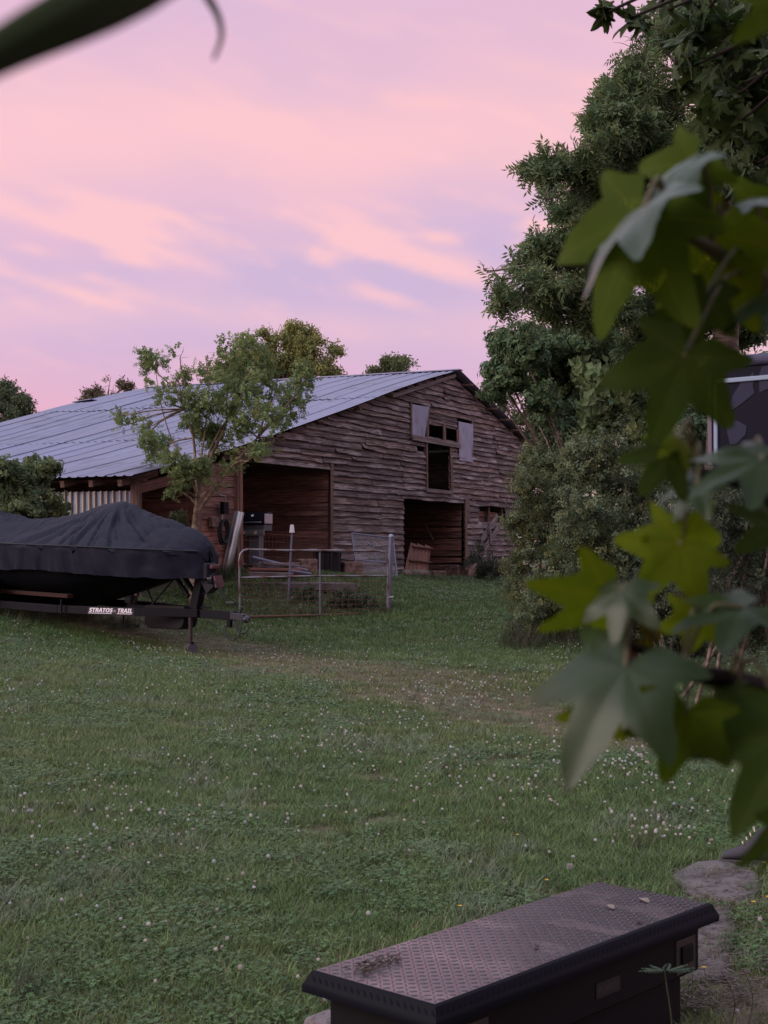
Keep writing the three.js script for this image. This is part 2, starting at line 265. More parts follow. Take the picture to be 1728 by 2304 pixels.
for (const [v, h] of rows) {
  const mid = v + h / 2; let tl = 0, tr = 0; for (let t = 0; t < 16; t += 0.05) if (roofH(t) - 0.06 > v + 0.03) tl = t; for (let t = 0; t < 7.3; t += 0.05) if (roofH(-t) - 0.06 > v + 0.03) tr = -t;
  let segs = [[tr, tl]];
  for (const [a, b, c, d] of openings) if (mid > c && mid < d) segs = segs.flatMap(([p, q]) => (b <= p || a >= q ? [[p, q]] : [[p, a], [b, q]].filter(([m, n]) => n - m > 0.12)));
  for (let [p, q] of segs) {
    while (q - p > 0.1) {
      const end = Math.max(p, q - (1.9 + br() * 2.6)), cut = end - p < 0.7 ? p : end;
      const g = boardGeo(gP, GU, GN, cut + 0.006, q - 0.004, v + (br() - 0.5) * 0.012, h, { clip: (u) => roofH(u) - 0.035, tilt: (br() - 0.5) * 0.012, seg: 7, ragged: 0.014 + br() * 0.018, lap: 0.036 + br() * 0.022 });
      part(gableFrame, 'plank', g, pick(M.wood)); q = cut;
    }
  }
}
// patches round the loft openings
const sheetGeo = (t0, h0, t1, h1, w0, w1, lift) => { // a bent piece of sheet metal: (t0,h0) upper left .. (t1,h1) lower right
  const pos = [], uv = [], idx = [], n = 6, m = 5; for (let j = 0; j <= m; j++) for (let i = 0; i <= n; i++) { const k = i / n, l = j / m, t = lerp(lerp(t0, w0, l), lerp(t1, w1, l), k), h = lerp(h0, h1, l), out = 0.075 + 0.012 * Math.sin(k * n * 2.1) + lift * k * k * (1 - l * 0.5); const p = bp(t, h, -out); pos.push(p.x, p.y, p.z); uv.push(t / 1.5, h / 1.5); }
  for (let j = 0; j < m; j++) for (let i = 0; i < n; i++) { const a = j * (n + 1) + i; idx.push(a, a + n + 1, a + 1, a + 1, a + n + 1, a + n + 2); } return geoOf(pos, idx, uv);
};
M.galvPatch = M.galv.clone(); M.galvPatch.side = THREE.DoubleSide; M.galvPatch.metalness = 0.25; M.galvPatch.color = rgb(0.62, 0.66, 0.7);
part(barn, 'metal_patch', sheetGeo(2.98, 3.93, 2.02, 3.02, 2.98, 2.22, 0.12), M.galvPatch, 'grey tin sheet nailed left of the loft opening');
part(barn, 'metal_patch', sheetGeo(-0.48, 3.72, -1.62, 2.56, -0.55, -1.62, 0.03), M.galvPatch, 'grey tin sheet hanging right of the loft opening');
for (const [a, b, w] of [[[1.82, 3.98], [1.9, 2.98], 0.16], [[0.62, 3.55], [0.62, 3.0], 0.18], [[-0.42, 3.5], [-0.42, 2.95], 0.16], [[-1.6, 3.9], [-1.6, 2.72], 0.1], [[0.12, 2.98], [0.02, 1.55], 0.17], [[1.93, 2.95], [1.9, 1.62], 0.1], [[3.02, 4.0], [3.0, 2.98], 0.09], [[-1.08, 1.42], [-1.08, -0.75], 0.16], [[7.84, 2.02], [7.84, -0.75], 0.12], [[-1.26, 1.36], [-1.26, 0.75], 0.2]])
  part(barn, 'trim_board', beam(bp(a[0], a[1], -0.075), bp(b[0], b[1], -0.075), 0.035, w, DG), M.stud);
part(barn, 'window_sill', beam(bp(2.98, 3.0, -0.1), bp(-0.55, 2.99, -0.1), 0.05, 0.15), M.wood[2], 'grey board under the upper loft openings');
part(barn, 'window_sill', beam(bp(2.0, 1.58, -0.08), bp(0.05, 1.56, -0.08), 0.07, 0.1), M.wood[2], 'grey sill of the loft door');
for (let i = 0; i < 3; i++) part(barn, 'loft_board', boardGeo(gP, GU, GN, -0.4, 1.74, 3.47 + i * 0.155, 0.15, { ragged: 0.03 }), pick(M.wood));
part(barn, 'lintel_board', boardGeo(gP, GU, GN, bay[0] - 0.05, 11.6, bayTop - 0.13, 0.15, { seg: 8, ragged: 0.008, lap: 0.035 }), M.wood[2], 'pale board above the open bay');
part(barn, 'lintel_board', boardGeo(gP, GU, GN, aisle[0] - 0.2, aisle[1] + 0.1, aisleTop - 0.1, 0.16, { seg: 8, lap: 0.04 }), M.wood[0]);
part(barn, 'loft_brace', beam(bp(2.6, 1.7, 0.7), bp(0.2, 2.6, 0.7), 0.05, 0.14, DR), M.stud); part(barn, 'loft_post', beam(bp(1.5, 1.5, 0.9), bp(1.6, 3.6, 0.9), 0.12, 0.12, DG), M.stud);

// broken boards hanging off the wall at the right
for (const [a, b, w, z] of [[[-2.2, 0.15], [-3.7, 0.95], 0.17, -0.12], [[-2.35, -0.12], [-3.9, 0.72], 0.18, -0.17], [[-2.75, 0.72], [-2.85, 0.05], 0.13, -0.21]]) part(barn, 'broken_board', beam(bp(a[0], a[1], z), bp(b[0], b[1], z), 0.03, w, DG), M.wood[2]);
part(barn, 'inner_board', beam(bp(-2.2, 1.02, 0.18), bp(-4.8, 0.98, 0.18), 0.03, 0.17), M.red[0]); part(barn, 'inner_board', beam(bp(-2.2, 0.84, 0.18), bp(-4.8, 0.8, 0.18), 0.03, 0.14), M.red[1]);

// --- walls inside: left side of the main barn (seen through the open bay), right side of the aisle, the crib
function boardWall(name, P, U, N, len, v0, v1, h, gap, mats, o = {}) {
  const frame = []; for (let u = 0.6; u < len; u += 1.4) frame.push(beam(P.clone().addScaledVector(U, u).addScaledVector(N, -0.05).add(V(0, v0, 0)), P.clone().addScaledVector(U, u).addScaledVector(N, -0.05).add(V(0, v1, 0)), 0.08, 0.08, U));
  const w = part(barn, name, merged(frame), M.red[1]); let v = v0;
  while (v < v1 - 0.05) { const hh = h * (0.85 + br() * 0.35); let q = 0; while (q < len - 0.1) { const e = Math.min(len, q + 2.2 + br() * 2.5); part(w, 'plank', boardGeo(P, U, N, q, e - 0.01, v + gap * br(), hh - 0.02 - gap, { lap: 0.006, thick: 0.022, ragged: 0.006 + gap * 0.3, seg: 4, tilt: (br() - 0.5) * 0.006, ...o }), pick(mats)); q = e; } v += hh; }
  return w;
}
boardWall('bay_wall', bp(baySide, 0, 0.05), DR, GU, 5.2, -0.62, 2.92, 0.16, 0.004, M.red);
boardWall('aisle_wall', bp(aisle[0], 0, 0.05), DR, GU, 4.6, -0.52, 1.36, 0.175, 0.02, M.red);
boardWall('crib_wall', bp(crib[0], 0, 0.0), GU, GN, crib[1] - crib[0], -0.45, 1.55, 0.24, 0.008, M.red);
boardWall('crib_side', bp(crib[1], 0, 0.05), DR, GU, 4.2, -0.45, 1.45, 0.24, 0.012, M.red);
// dark backs: loft floor, far walls
const plainWall = (a, b, h0, h1a, h1b, n, th = 0.06) => { const A = bp(a[0], h0, a[1]), B = bp(b[0], h0, b[1]), C = bp(b[0], h1b, b[1]), D = bp(a[0], h1a, a[1]), o = n.clone().multiplyScalar(th), q = [A, B, C, D, ...[A, B, C, D].map((p) => p.clone().add(o))], pos = q.flatMap((p) => [p.x, p.y, p.z]); const uv = q.flatMap((p, i) => [i % 4 === 0 || i % 4 === 3 ? 0 : 4, p.y]); const g = geoOf(pos, [0, 1, 2, 0, 2, 3, 6, 5, 4, 7, 6, 4, 0, 4, 1, 1, 4, 5, 1, 5, 2, 2, 5, 6, 2, 6, 3, 3, 6, 7, 3, 7, 0, 0, 7, 4], uv).toNonIndexed(); g.computeVertexNormals(); return g; };
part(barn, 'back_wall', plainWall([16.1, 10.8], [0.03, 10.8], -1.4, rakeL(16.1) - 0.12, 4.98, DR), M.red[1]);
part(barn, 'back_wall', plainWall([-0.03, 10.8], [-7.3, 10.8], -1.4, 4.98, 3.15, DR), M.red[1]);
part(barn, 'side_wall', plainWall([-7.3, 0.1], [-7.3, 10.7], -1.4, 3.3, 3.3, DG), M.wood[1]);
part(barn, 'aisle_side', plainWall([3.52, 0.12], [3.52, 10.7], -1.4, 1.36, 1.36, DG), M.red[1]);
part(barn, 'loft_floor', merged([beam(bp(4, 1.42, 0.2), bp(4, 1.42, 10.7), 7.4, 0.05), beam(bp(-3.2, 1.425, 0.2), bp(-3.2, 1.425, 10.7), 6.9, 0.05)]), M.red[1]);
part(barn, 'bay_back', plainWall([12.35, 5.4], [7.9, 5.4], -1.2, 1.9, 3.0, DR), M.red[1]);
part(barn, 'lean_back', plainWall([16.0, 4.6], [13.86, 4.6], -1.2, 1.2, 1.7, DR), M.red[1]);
for (const [t, s, w] of [[12.3, -0.03, 0.16], [13.85, -0.02, 0.12], [16.02, 0.0, 0.16]]) part(barn, 'post', beam(bp(t, -1.1, s), bp(t, roofH(t) - 0.1, s), w, w, DG), t > 16 ? M.stud : M.red[0]);
part(barn, 'corner_board', beam(bp(12.22, -0.6, -0.12), bp(12.28, 1.9, -0.12), 0.03, 0.11, DG), M.red[2]);
part(barn, 'eave_beam', beam(bp(16.0, 1.1, 0), bp(13.0, 1.68, 0), 0.08, 0.2), M.red[0]);

// --- foundation stones under the right wall and below the crib
for (const [t0, t1, h0, h1, s] of [[-1.15, -4.6, -1.0, -0.62, 0.02], [8.4, 4.0, -1.05, -0.66, 0.02]]) { let t = t0; while (t > t1) { const w = 0.4 + br() * 0.5; part(barn, 'foundation_stone', block(bp(t - w / 2, (h0 + h1) / 2 + (br() - 0.5) * 0.04, s), w - 0.025, h1 - h0 + (br() - 0.5) * 0.05, 0.3, Math.atan2(-DG.z, DG.x) + (br() - 0.5) * 0.1, 0.035), M.redStone); t -= w; } }
{ let s = 0.1; while (s < 3.4) { const w = 0.5 + br() * 0.5; part(barn, 'foundation_stone', block(bp(aisle[0] - 0.02, -0.78, s + w / 2), w - 0.02, 0.42, 0.28, Math.atan2(-DR.z, DR.x), 0.035), M.redStone); part(barn, 'foundation_stone', block(bp(baySide + 0.02, -0.82, s + w / 2), w - 0.02, 0.36, 0.26, Math.atan2(-DR.z, DR.x), 0.035), M.redStone); s += w; } }

// --- left side wall of upright tin strips and pale battens, rafter ends over it
for (let i = 0; i < 30; i++) {
  const s = 0.1 + i * 0.145, a = bp(16.08, -0.75, s), b = bp(16.08, 1.06, s);
  part(barn, 'tin_strip', beam(a, b, 0.02, 0.139, DR), M.galvDark); part(barn, 'batten', beam(bp(16.12, -0.75, s + 0.0725), bp(16.12, 1.07, s + 0.0725 + (br() - 0.5) * 0.02), 0.03, 0.03, DR), M.tan);
}
for (let i = 0; i < 9; i++) { const s = 0.1 + i * 0.68; part(barn, 'rafter_tail', beam(bp(16.42, roofH(16.1) - 0.16, s), bp(15.2, roofH(15.2) - 0.09, s), 0.1, 0.13), M.stud); }
for (let i = 0; i < 7; i++) { const t = -0.8 - i * 1.05; part(barn, 'purlin_end', beam(bp(t, roofH(t) - 0.09, -0.42), bp(t, roofH(t) - 0.09, 0.6), 0.09, 0.06, YUP), M.stud); }
part(barn, 'rake_board', beam(bp(0.05, 5.03, -0.2), bp(4.5, 4.0, -0.2), 0.03, 0.1, V(0, 1, 0)), M.wood[0]);

// --- roof: ribbed sheets, row over row
function roofSheet(t0, t1, s0, w, lift, right) {
  const per = 3, n = per * 6, m = 5, pos = [], uv = [], idx = [], dy = (br() - 0.5) * 0.012, dt = (br() - 0.5) * 0.05, ru = br() * 7, rv = br() * 7;
  for (let j = 0; j <= m; j++) { const t = lerp(t0, t1, j / m) + (j === m ? dt : 0); for (let i = 0; i <= n; i++) {
    const k = i / n, s = s0 + w * k, ph = (k * per) % 1, rib = 0.026 * Math.exp(-(((ph < 0.5 ? ph : ph - 1) / 0.14) ** 2)), sag = 0.03 * (fbm(s * 0.35, t * 0.3, 5, 3) - 0.5) + (s > 7.2 && t > 4 ? 0.02 * Math.sin(s * 2) : 0);
    const p = bp(right ? -t : t, roofH(right ? -t : t) + 0.03 + rib + sag + dy + lift * (j / m < 0.5 ? 0 : 1) * 0.3 + lift, s); pos.push(p.x, p.y, p.z); uv.push(s / 3 + ru, t / 3 + rv); } }
  for (let j = 0; j < m; j++) for (let i = 0; i < n; i++) { const a = j * (n + 1) + i; right ? idx.push(a, a + n + 1, a + 1, a + 1, a + n + 1, a + n + 2) : idx.push(a, a + 1, a + n + 1, a + 1, a + n + 2, a + n + 1); }
  return geoOf(pos, idx, uv);
}
M.roof = [rgb(0.56, 0.54, 0.62), rgb(0.53, 0.52, 0.59), rgb(0.58, 0.56, 0.645), rgb(0.55, 0.52, 0.585)].map((c) => { const m = M.galv.clone(); m.color = c; m.side = THREE.DoubleSide; return m; });
const SW = 0.66;
for (let i = 0; i < 17; i++) { const s = -0.32 + i * (SW - 0.012); [[0.02, 5.6], [5.35, 11.1], [10.85, 16.55]].forEach(([a, b], k) => part(barn, 'roof_sheet', roofSheet(a, b, s, SW, 0.02 - k * 0.008 + (i % 2) * 0.003, false), pick(M.roof))); [[0.02, 4.3], [4.1, 7.75]].forEach(([a, b], k) => part(barn, 'roof_sheet', roofSheet(a, b, s, SW, 0.02 - k * 0.008 + (i % 2) * 0.003, true), pick(M.roof))); }
part(barn, 'ridge_cap', merged([beam(bp(0.0, 5.2, -0.35), bp(0.0, 5.2, 10.7), 0.3, 0.035)]), M.roof[1]);
for (const t of [0.6, 2.5, 4.5, 6.5, 8.5, 10.5, 12.5, 14.5, 16]) part(barn, 'purlin', beam(bp(t, roofH(t) - 0.11, -0.22), bp(t, roofH(t) - 0.11, 10.6), 0.1, 0.05), M.stud);
part(barn, 'loose_roof_flap', beam(bp(3.6, roofH(3.6) + 0.12, 10.2), bp(3.6, roofH(3.6) + 0.06, 10.9), 0.35, 0.02), M.roof[1]);

console.log('planks', gableFrame.children.length, 'parts', barn.children.length);
// things hung on and lying in the barn
{ const b = bp(13.05, 0.28, -0.12), g = thing('wall_hung_tools', 'dark coil of hose and old hardware hung on barn post', 'tools', b);
  const ring = []; for (let i = 0; i <= 24; i++) { const a = i / 24 * 2 * Math.PI; ring.push(b.clone().addScaledVector(GU, Math.cos(a) * 0.16).add(V(0, Math.sin(a) * 0.24, 0))); }
  for (let k = 0; k < 4; k++) part(g, 'hose_loop', tube(ring.map((p) => p.clone().addScaledVector(GN, 0.02 * k + 0.02).add(V(0, 0.012 * k, 0))), 0.028, 6), k === 1 ? std({ color: rgb(0.06, 0.08, 0.14), roughness: 0.5 }) : M.rubber);
  part(g, 'hook', beam(b.clone().add(V(0, 0.2, 0)), b.clone().add(V(0, 0.5, 0)), 0.03, 0.05, DG), M.steel);
  part(g, 'meter_box', block(b.clone().addScaledVector(GU, -0.02).addScaledVector(GN, 0.05).add(V(0, 0.52, 0)), 0.2, 0.26, 0.1, 1.1), M.blackMetal);
  part(g, 'conduit', tube([b.clone().addScaledVector(GU, -0.12).add(V(0, 0.4, 0)), b.clone().addScaledVector(GU, -0.12).add(V(0, 0.78, 0)), b.clone().addScaledVector(GU, 0.1).add(V(0, 0.8, 0))], 0.014, 6), M.steel); }
{ const b = bp(13.35, 0.5, -0.1); single('wood_block', block(b, 0.26, 0.22, 0.1, 1.13, 0.02), M.stud, 'pale wooden block fixed on barn wall beside tree trunk', 'block', b); }
{ const b = bp(1.9, 0.62, 1.0), pts = [V(0, 0.34, 0), V(0.06, 0.3, 0), V(0.12, 0.16, 0), V(0.13, 0.0, 0), V(0.07, -0.1, 0), V(0.001, -0.12, 0)].map((p) => new THREE.Vector2(p.x, p.y)); const g = new THREE.LatheGeometry(pts, 14); g.rotateZ(-0.55); g.rotateY(1); const h = thing('hanging_float', 'pale grey jug hanging in the barn aisle doorway', 'jug', b); g.translate(b.x, b.y, b.z); part(h, 'jug_body', g, std({ color: rgb(0.3, 0.32, 0.34), roughness: 0.6 })); part(h, 'cord', tube([b.clone().add(V(0.15, 0.28, 0)), b.clone().add(V(0.2, 0.78, 0))], 0.006, 5), M.strap); }
{ const a = bp(-0.85, 0.18, 0.9), b = bp(-0.78, 0.66, 1.15); single('leaning_stick', beam(a, b, 0.03, 0.06, DG), M.wood[2], 'pale stick wedged against boards inside barn aisle', 'stick', a); }

// ================================================================ THINGS ROUND THE BARN DOORS
const floorAt = (p) => V(p.x, land(p.x, -p.z), p.z);
{ // tall galvanised pipe leaning in the bay
  const a = floorAt(at(509, 1284, 30.35)), b = at(538, 1152, 30.5), g = thing('culvert_pipe', 'tall galvanised pipe leaning by the open barn bay', 'pipe', a);
  part(g, 'pipe_wall', tube([a.clone(), a.clone().lerp(b, 0.33), a.clone().lerp(b, 0.66), b.clone()], 0.115, 18, 0.6), std({ ...{ map: M.galv.map }, roughness: 0.3, metalness: 0.9, color: rgb(1.2, 1.35, 1.05) }));
  part(g, 'seam', beam(a.clone().add(V(-0.08, 0, 0.088)), b.clone().add(V(-0.08, 0, 0.088)), 0.012, 0.02, V(0, 0, 1)), M.steel);
}
{ // gas grill
  const b = floorAt(at(574, 1284, 31.4)), g = thing('gas_grill', 'black gas grill on a pedestal inside the barn bay', 'grill', b), yaw = 0.35, S = 1;
  const put = (geo) => { geo.rotateY(-yaw); geo.translate(b.x, b.y, b.z); return geo; }, box = (x, y, z, w, h, d, r = 0.012) => { const q = new RoundedBoxGeometry(w, h, d, 2, r); q.translate(x, y, z); return put(q); };
  const sh = new THREE.Shape(); sh.moveTo(-0.22, 0); sh.lineTo(0.22, 0); sh.lineTo(0.22, 0.07); sh.quadraticCurveTo(0.2, 0.14, 0.04, 0.25); sh.lineTo(-0.16, 0.27); sh.quadraticCurveTo(-0.22, 0.2, -0.22, 0.0);
  const lid = new THREE.ExtrudeGeometry(sh, { depth: 0.62, bevelEnabled: true, bevelSize: 0.012, bevelThickness: 0.012, bevelSegments: 2 }); lid.translate(0, 0, -0.31); lid.rotateY(-Math.PI / 2); lid.translate(0, 0.98, 0);
  const l = part(g, 'lid', put(lid), M.blackMetal); part(l, 'handle', put(tube([V(-0.26, 1.02, 0.27), V(-0.26, 1.02, 0.3), V(0.26, 1.02, 0.3), V(0.26, 1.02, 0.27)], 0.014, 8)), M.steel); part(l, 'thermometer', put(new THREE.CylinderGeometry(0.032, 0.032, 0.02, 16).rotateX(0.95).translate(0, 1.17, 0.14)), M.white);
  part(g, 'lid_trim', box(-0.33, 1.1, 0.02, 0.02, 0.22, 0.4), M.steel); part(g, 'lid_trim', box(0.33, 1.1, 0.02, 0.02, 0.22, 0.4), M.steel);
  part(g, 'firebox', box(0, 0.9, 0, 0.64, 0.14, 0.42), std({ color: rgb(0.1, 0.1, 0.105), roughness: 0.6, metalness: 0.4 }));
  const pan = part(g, 'control_panel', box(0, 0.79, 0.24, 0.66, 0.13, 0.06), std({ color: rgb(0.16, 0.17, 0.18), roughness: 0.5, metalness: 0.4 }));
  for (const x of [-0.16, 0.14]) part(pan, 'knob', put(new THREE.CylinderGeometry(0.03, 0.034, 0.035, 14).rotateX(Math.PI / 2).translate(x, 0.79, 0.285)), M.tan);
  part(g, 'pedestal', box(0.03, 0.38, 0.02, 0.26, 0.72, 0.24), std({ color: rgb(0.14, 0.16, 0.17), roughness: 0.55, metalness: 0.3 })); part(g, 'base', box(0.02, 0.05, 0.02, 0.5, 0.06, 0.44), M.blackMetal);
  part(g, 'gas_hose', put(tube(curve([V(-0.2, 0.8, 0.25), V(-0.24, 0.5, 0.28), V(-0.22, 0.2, 0.3), V(-0.1, 0.06, 0.2)], 12), 0.012, 6)), M.steel);
  const arm = part(g, 'side_shelf_bracket', box(-0.42, 0.9, 0.05, 0.2, 0.04, 0.3), M.tan);
}
// wire panel fence across the bay
{ const A = onLand(at(545, 1200, 30.2).x, 30.2), B = onLand(at(738, 1210, 33.2).x, 33.2), g = thing('wire_fence', 'rusty square-mesh wire panel across the open barn bay', 'fence', A), top = 1.08, w = []; const n = 24, topA = at(545, 1196, 30.2).y, topB = at(738, 1212, 33.2).y;
  for (let i = 0; i <= n; i++) { const k = i / n, p = A.clone().lerp(B, k), q = lerp(topA, topB, k); part(g, 'wire', beam(V(p.x, p.y, p.z), V(p.x, q, p.z), 0.009, 0.009, V(1, 0, 0), 0.002), M.rust); }
  for (let j = 0; j <= 5; j++) { const a = A.clone(), b = B.clone(); a.y = lerp(A.y + 0.05, topA, j / 5); b.y = lerp(B.y + 0.05, topB, j / 5); part(g, 'wire', beam(a, b, 0.009, 0.009, YUP, 0.002), M.rust); } }
// pile of pipe and lumber
{ const b = floorAt(at(630, 1292, 30.6)); const bars = [[[568, 1254, 30.3], [690, 1284, 30.8], 0.05, 'p'], [[590, 1266, 30.2], [690, 1276, 30.9], 0.05, 'w'], [[575, 1272, 30.4], [668, 1270, 31.2], 0.09, 'w'], [[560, 1280, 30.1], [680, 1282, 30.5], 0.06, 'r'], [[585, 1274, 30.6], [700, 1292, 30.2], 0.045, 'p'], [[555, 1286, 30.3], [690, 1292, 30.7], 0.09, 'r'], [[560, 1292, 30.0], [660, 1294, 30.0], 0.1, 'w']];
  let k = 0; for (const [p, q, r, m] of bars) { const a = at(...p), c = at(...q); k++; const lab = { p: ['long_pipe', ['grey pipe lying aslant on top of the lumber pile', 'grey pipe sloping down into the lumber pile'], 'pipe'], w: ['scrap_board', ['grey board in the lumber pile under the slanting pipe', 'short grey board at the back of the lumber pile', 'grey board at the front of the lumber pile'], 'board'], r: ['scrap_beam', ['red-brown timber in the middle of the lumber pile', 'red-brown timber at the bottom of the lumber pile'], 'timber'] }[m]; bars['n' + m] = (bars['n' + m] ?? -1) + 1;
    single(lab[0], m === 'p' ? tube([a, c], r * 0.75, 10) : beam(a, c, r * 2.2, r, YUP, 0.01), m === 'p' ? M.pipeClean : m === 'w' ? M.wood[2] : M.red[2], lab[1][bars['n' + m]], lab[2], a.clone(), 'scrap pile in the barn bay'); } }
// concrete apron before the bay
{ const q = [[560, 1303], [700, 1311], [800, 1346], [690, 1333], [590, 1318]].map(([x, y]) => groundAt(x, y)); const s = new THREE.Shape(q.map((p) => new THREE.Vector2(p.x, p.z))); const g = new THREE.ExtrudeGeometry(s, { depth: 0.12, bevelEnabled: true, bevelSize: 0.02, bevelThickness: 0.02, bevelSegments: 1 }); g.rotateX(Math.PI / 2); const y = q.reduce((a, p) => a + p.y, 0) / q.length; g.translate(0, y + 0.09, 0); single('concrete_slab', g, M.concrete, 'broken concrete slab on the bank before the open bay', 'slab', V(q[0].x, y, q[0].z)); }
{ // plastic trough
  const b = floorAt(at(737, 1306, 33.2)), g = thing('black_trough', 'black plastic tub with grey lid against barn corner', 'tub', b);
  const s = new THREE.CylinderGeometry(0.42, 0.36, 0.5, 4, 1); s.rotateY(Math.PI / 4); s.scale(1.1, 1, 0.7); s.translate(b.x, b.y + 0.26, b.z); part(g, 'tub_body', s.toNonIndexed(), M.black); const l = new RoundedBoxGeometry(0.86, 0.06, 0.56, 2, 0.02); l.rotateZ(-0.06); l.translate(b.x, b.y + 0.54, b.z); part(g, 'lid', l, std({ color: rgb(0.12, 0.125, 0.14), roughness: 0.5 })); for (const x of [-0.28, -0.1, 0.1, 0.28]) part(g, 'rib', block(b.clone().add(V(x, 0.26, 0.29)), 0.04, 0.44, 0.03), M.black); }
for (const [px, py, d, w, l] of [[790, 1288, 33.5, 0.5, 'reddish stone block beside the black tub'], [690, 1300, 31.6, 0.42, 'reddish stone block at left of the black tub']]) { const p = floorAt(at(px, py, d)); single('stone_block', block(p.clone().add(V(0, 0.16, 0)), w, 0.36, 0.3, 0.5, 0.04), M.redStone, l, 'stone', p, 'loose stones by the barn'); }
// chain-link walk gate leaning on the wall
{ const q = [at(791, 1200, 34.2), at(884, 1211, 34.9), at(894, 1314, 34.3), at(805, 1308, 33.5)], b = floorAt(q[3]), g = thing('chain_link_gate', 'chain-link walk gate leaning against the barn wall', 'gate', b);
  q[3].y = land(q[3].x, -q[3].z) + 0.02; q[2].y = land(q[2].x, -q[2].z) + 0.02;
  const P = (u, v) => q[0].clone().lerp(q[1], u).lerp(q[3].clone().lerp(q[2], u), v);
  for (const [a, c] of [[[0, 0], [0, 1]], [[1, 0], [1, 1]], [[0, 0.0], [1, 0.0]], [[0, 0.62], [1, 0.62]], [[0, 0.97], [1, 0.97]]]) part(g, 'frame_tube', tube([P(...a), P(...c)], 0.024, 8), M.pipeClean);
  part(g, 'brace', tube([P(0.5, 0.1), P(0.52, 0.62)], 0.015, 6), M.pipeClean);
  const w = []; for (let k = -14; k <= 30; k++) { for (const s of [1, -1]) { const pts = []; for (const v of [0, 1]) { pts.push([s > 0 ? k / 16 + v * 0.95 : k / 16 - v * 0.95 + 0, v]); } let [[u0, v0], [u1, v1]] = pts; const cl = (u) => { const t = (u - u0) / (u1 - u0); return lerp(v0, v1, t); }; let a = [u0, v0], c = [u1, v1]; if (a[0] < 0) a = [0, cl(0)]; if (a[0] > 1) a = [1, cl(1)]; if (c[0] < 0) c = [0, cl(0)]; if (c[0] > 1) c = [1, cl(1)]; if (Math.abs(a[1] - c[1]) > 0.02 && a[1] >= 0 && c[1] <= 1.001 && a[1] <= 1) w.push(beam(P(...a), P(...c), 0.006, 0.006, V(0, 0, 1), 0.001)); } }
  const m = part(g, 'chain_mesh', merged(w), M.steel); m.userData.kind = 'stuff'; }
// field gate
{ const d0 = 26.6, d1 = 27.6, TL = at(538, 1236, d0), TR = at(872, 1240, d1), BL = at(540, 1388, d0), BR = at(874, 1378, d1), g = thing('field_gate', 'rusted tubular field gate with wire mesh standing in grass', 'gate', V(BL.x, land(BL.x, d0), BL.z));
  const P = (u, v) => TL.clone().lerp(TR, u).lerp(BL.clone().lerp(BR, u), v), c = 0.055;
  part(g, 'frame_tube', tube([P(0, 1), P(0, 0.5), P(0, 0.16), P(0.008, 0.07), P(0.026, 0.02), P(c, 0)], 0.021, 10, 2), M.pipe); part(g, 'frame_tube', tube([P(1, 1), P(1, 0.5), P(1, 0.16), P(0.992, 0.07), P(0.974, 0.02), P(1 - c, 0)], 0.021, 10, 2), M.pipe);
  part(g, 'top_rail', tube([P(c, 0), P(0.3, 0.008), P(0.6, 0.0), P(1 - c, 0)], 0.021, 10, 2), M.pipe, 'rust-red top tube'); part(g, 'middle_rail', tube([P(0, 0.42), P(0.5, 0.4), P(1, 0.405)], 0.019, 10, 2), M.pipe); part(g, 'bottom_rail', tube([P(0, 1), P(0.5, 1.01), P(1, 1)], 0.024, 10, 2), M.rust);
  part(g, 'upright', tube([P(0.535, 0.0), P(0.53, 1)], 0.018, 10), M.pipeClean);
  for (let i = 1; i < 22; i++) part(g, 'wire', beam(P(i / 22, 0.42), P(i / 22 + 0.002 * Math.sin(i * 5), 1), 0.009, 0.009, V(0, 0, 1), 0.001), M.rust); for (let j = 1; j < 8; j++) part(g, 'wire', beam(P(0, 0.42 + j * 0.0725), P(1, 0.42 + j * 0.0725), 0.009, 0.009, YUP, 0.001), M.rust); }
{ // gate post
  const p = at(880, 1379, 27.9), f = floorAt(p), top = at(881, 1203, 27.9).y, g = thing('gate_post', 'thick galvanised gate post with domed cap', 'post', f); part(g, 'post_tube', tube([f.clone().add(V(-0.06, -0.05, 0)), V(f.x, top - 0.04, f.z)], 0.05, 14), M.pipeClean); const c = new THREE.SphereGeometry(0.058, 14, 7, 0, 7, 0, Math.PI / 2); c.translate(f.x, top - 0.045, f.z); part(g, 'cap', c, M.galvPatch); part(g, 'hinge', tube([V(f.x - 0.05, f.y + 0.25, f.z + 0.06), V(f.x + 0.05, f.y + 0.25, f.z + 0.06)], 0.02, 8), M.steel); }
{ const p = at(648, 1338, 28.3), f = floorAt(p), t = at(657, 1196, 28.4), g = thing('pipe_post', 'slim pipe post topped with a white cup', 'post', f); part(g, 'pole', tube([f, t], 0.022, 9), M.pipeClean); const c = new THREE.CylinderGeometry(0.034, 0.055, 0.16, 12); c.translate(t.x, t.y + 0.06, t.z); part(g, 'cup', c, M.white, 'white plastic cup upside down'); part(g, 'foot', beam(f.clone().add(V(0.02, 0.02, 0)), f.clone().add(V(0.1, 0.1, 0.02)), 0.02, 0.04), M.pipe); }
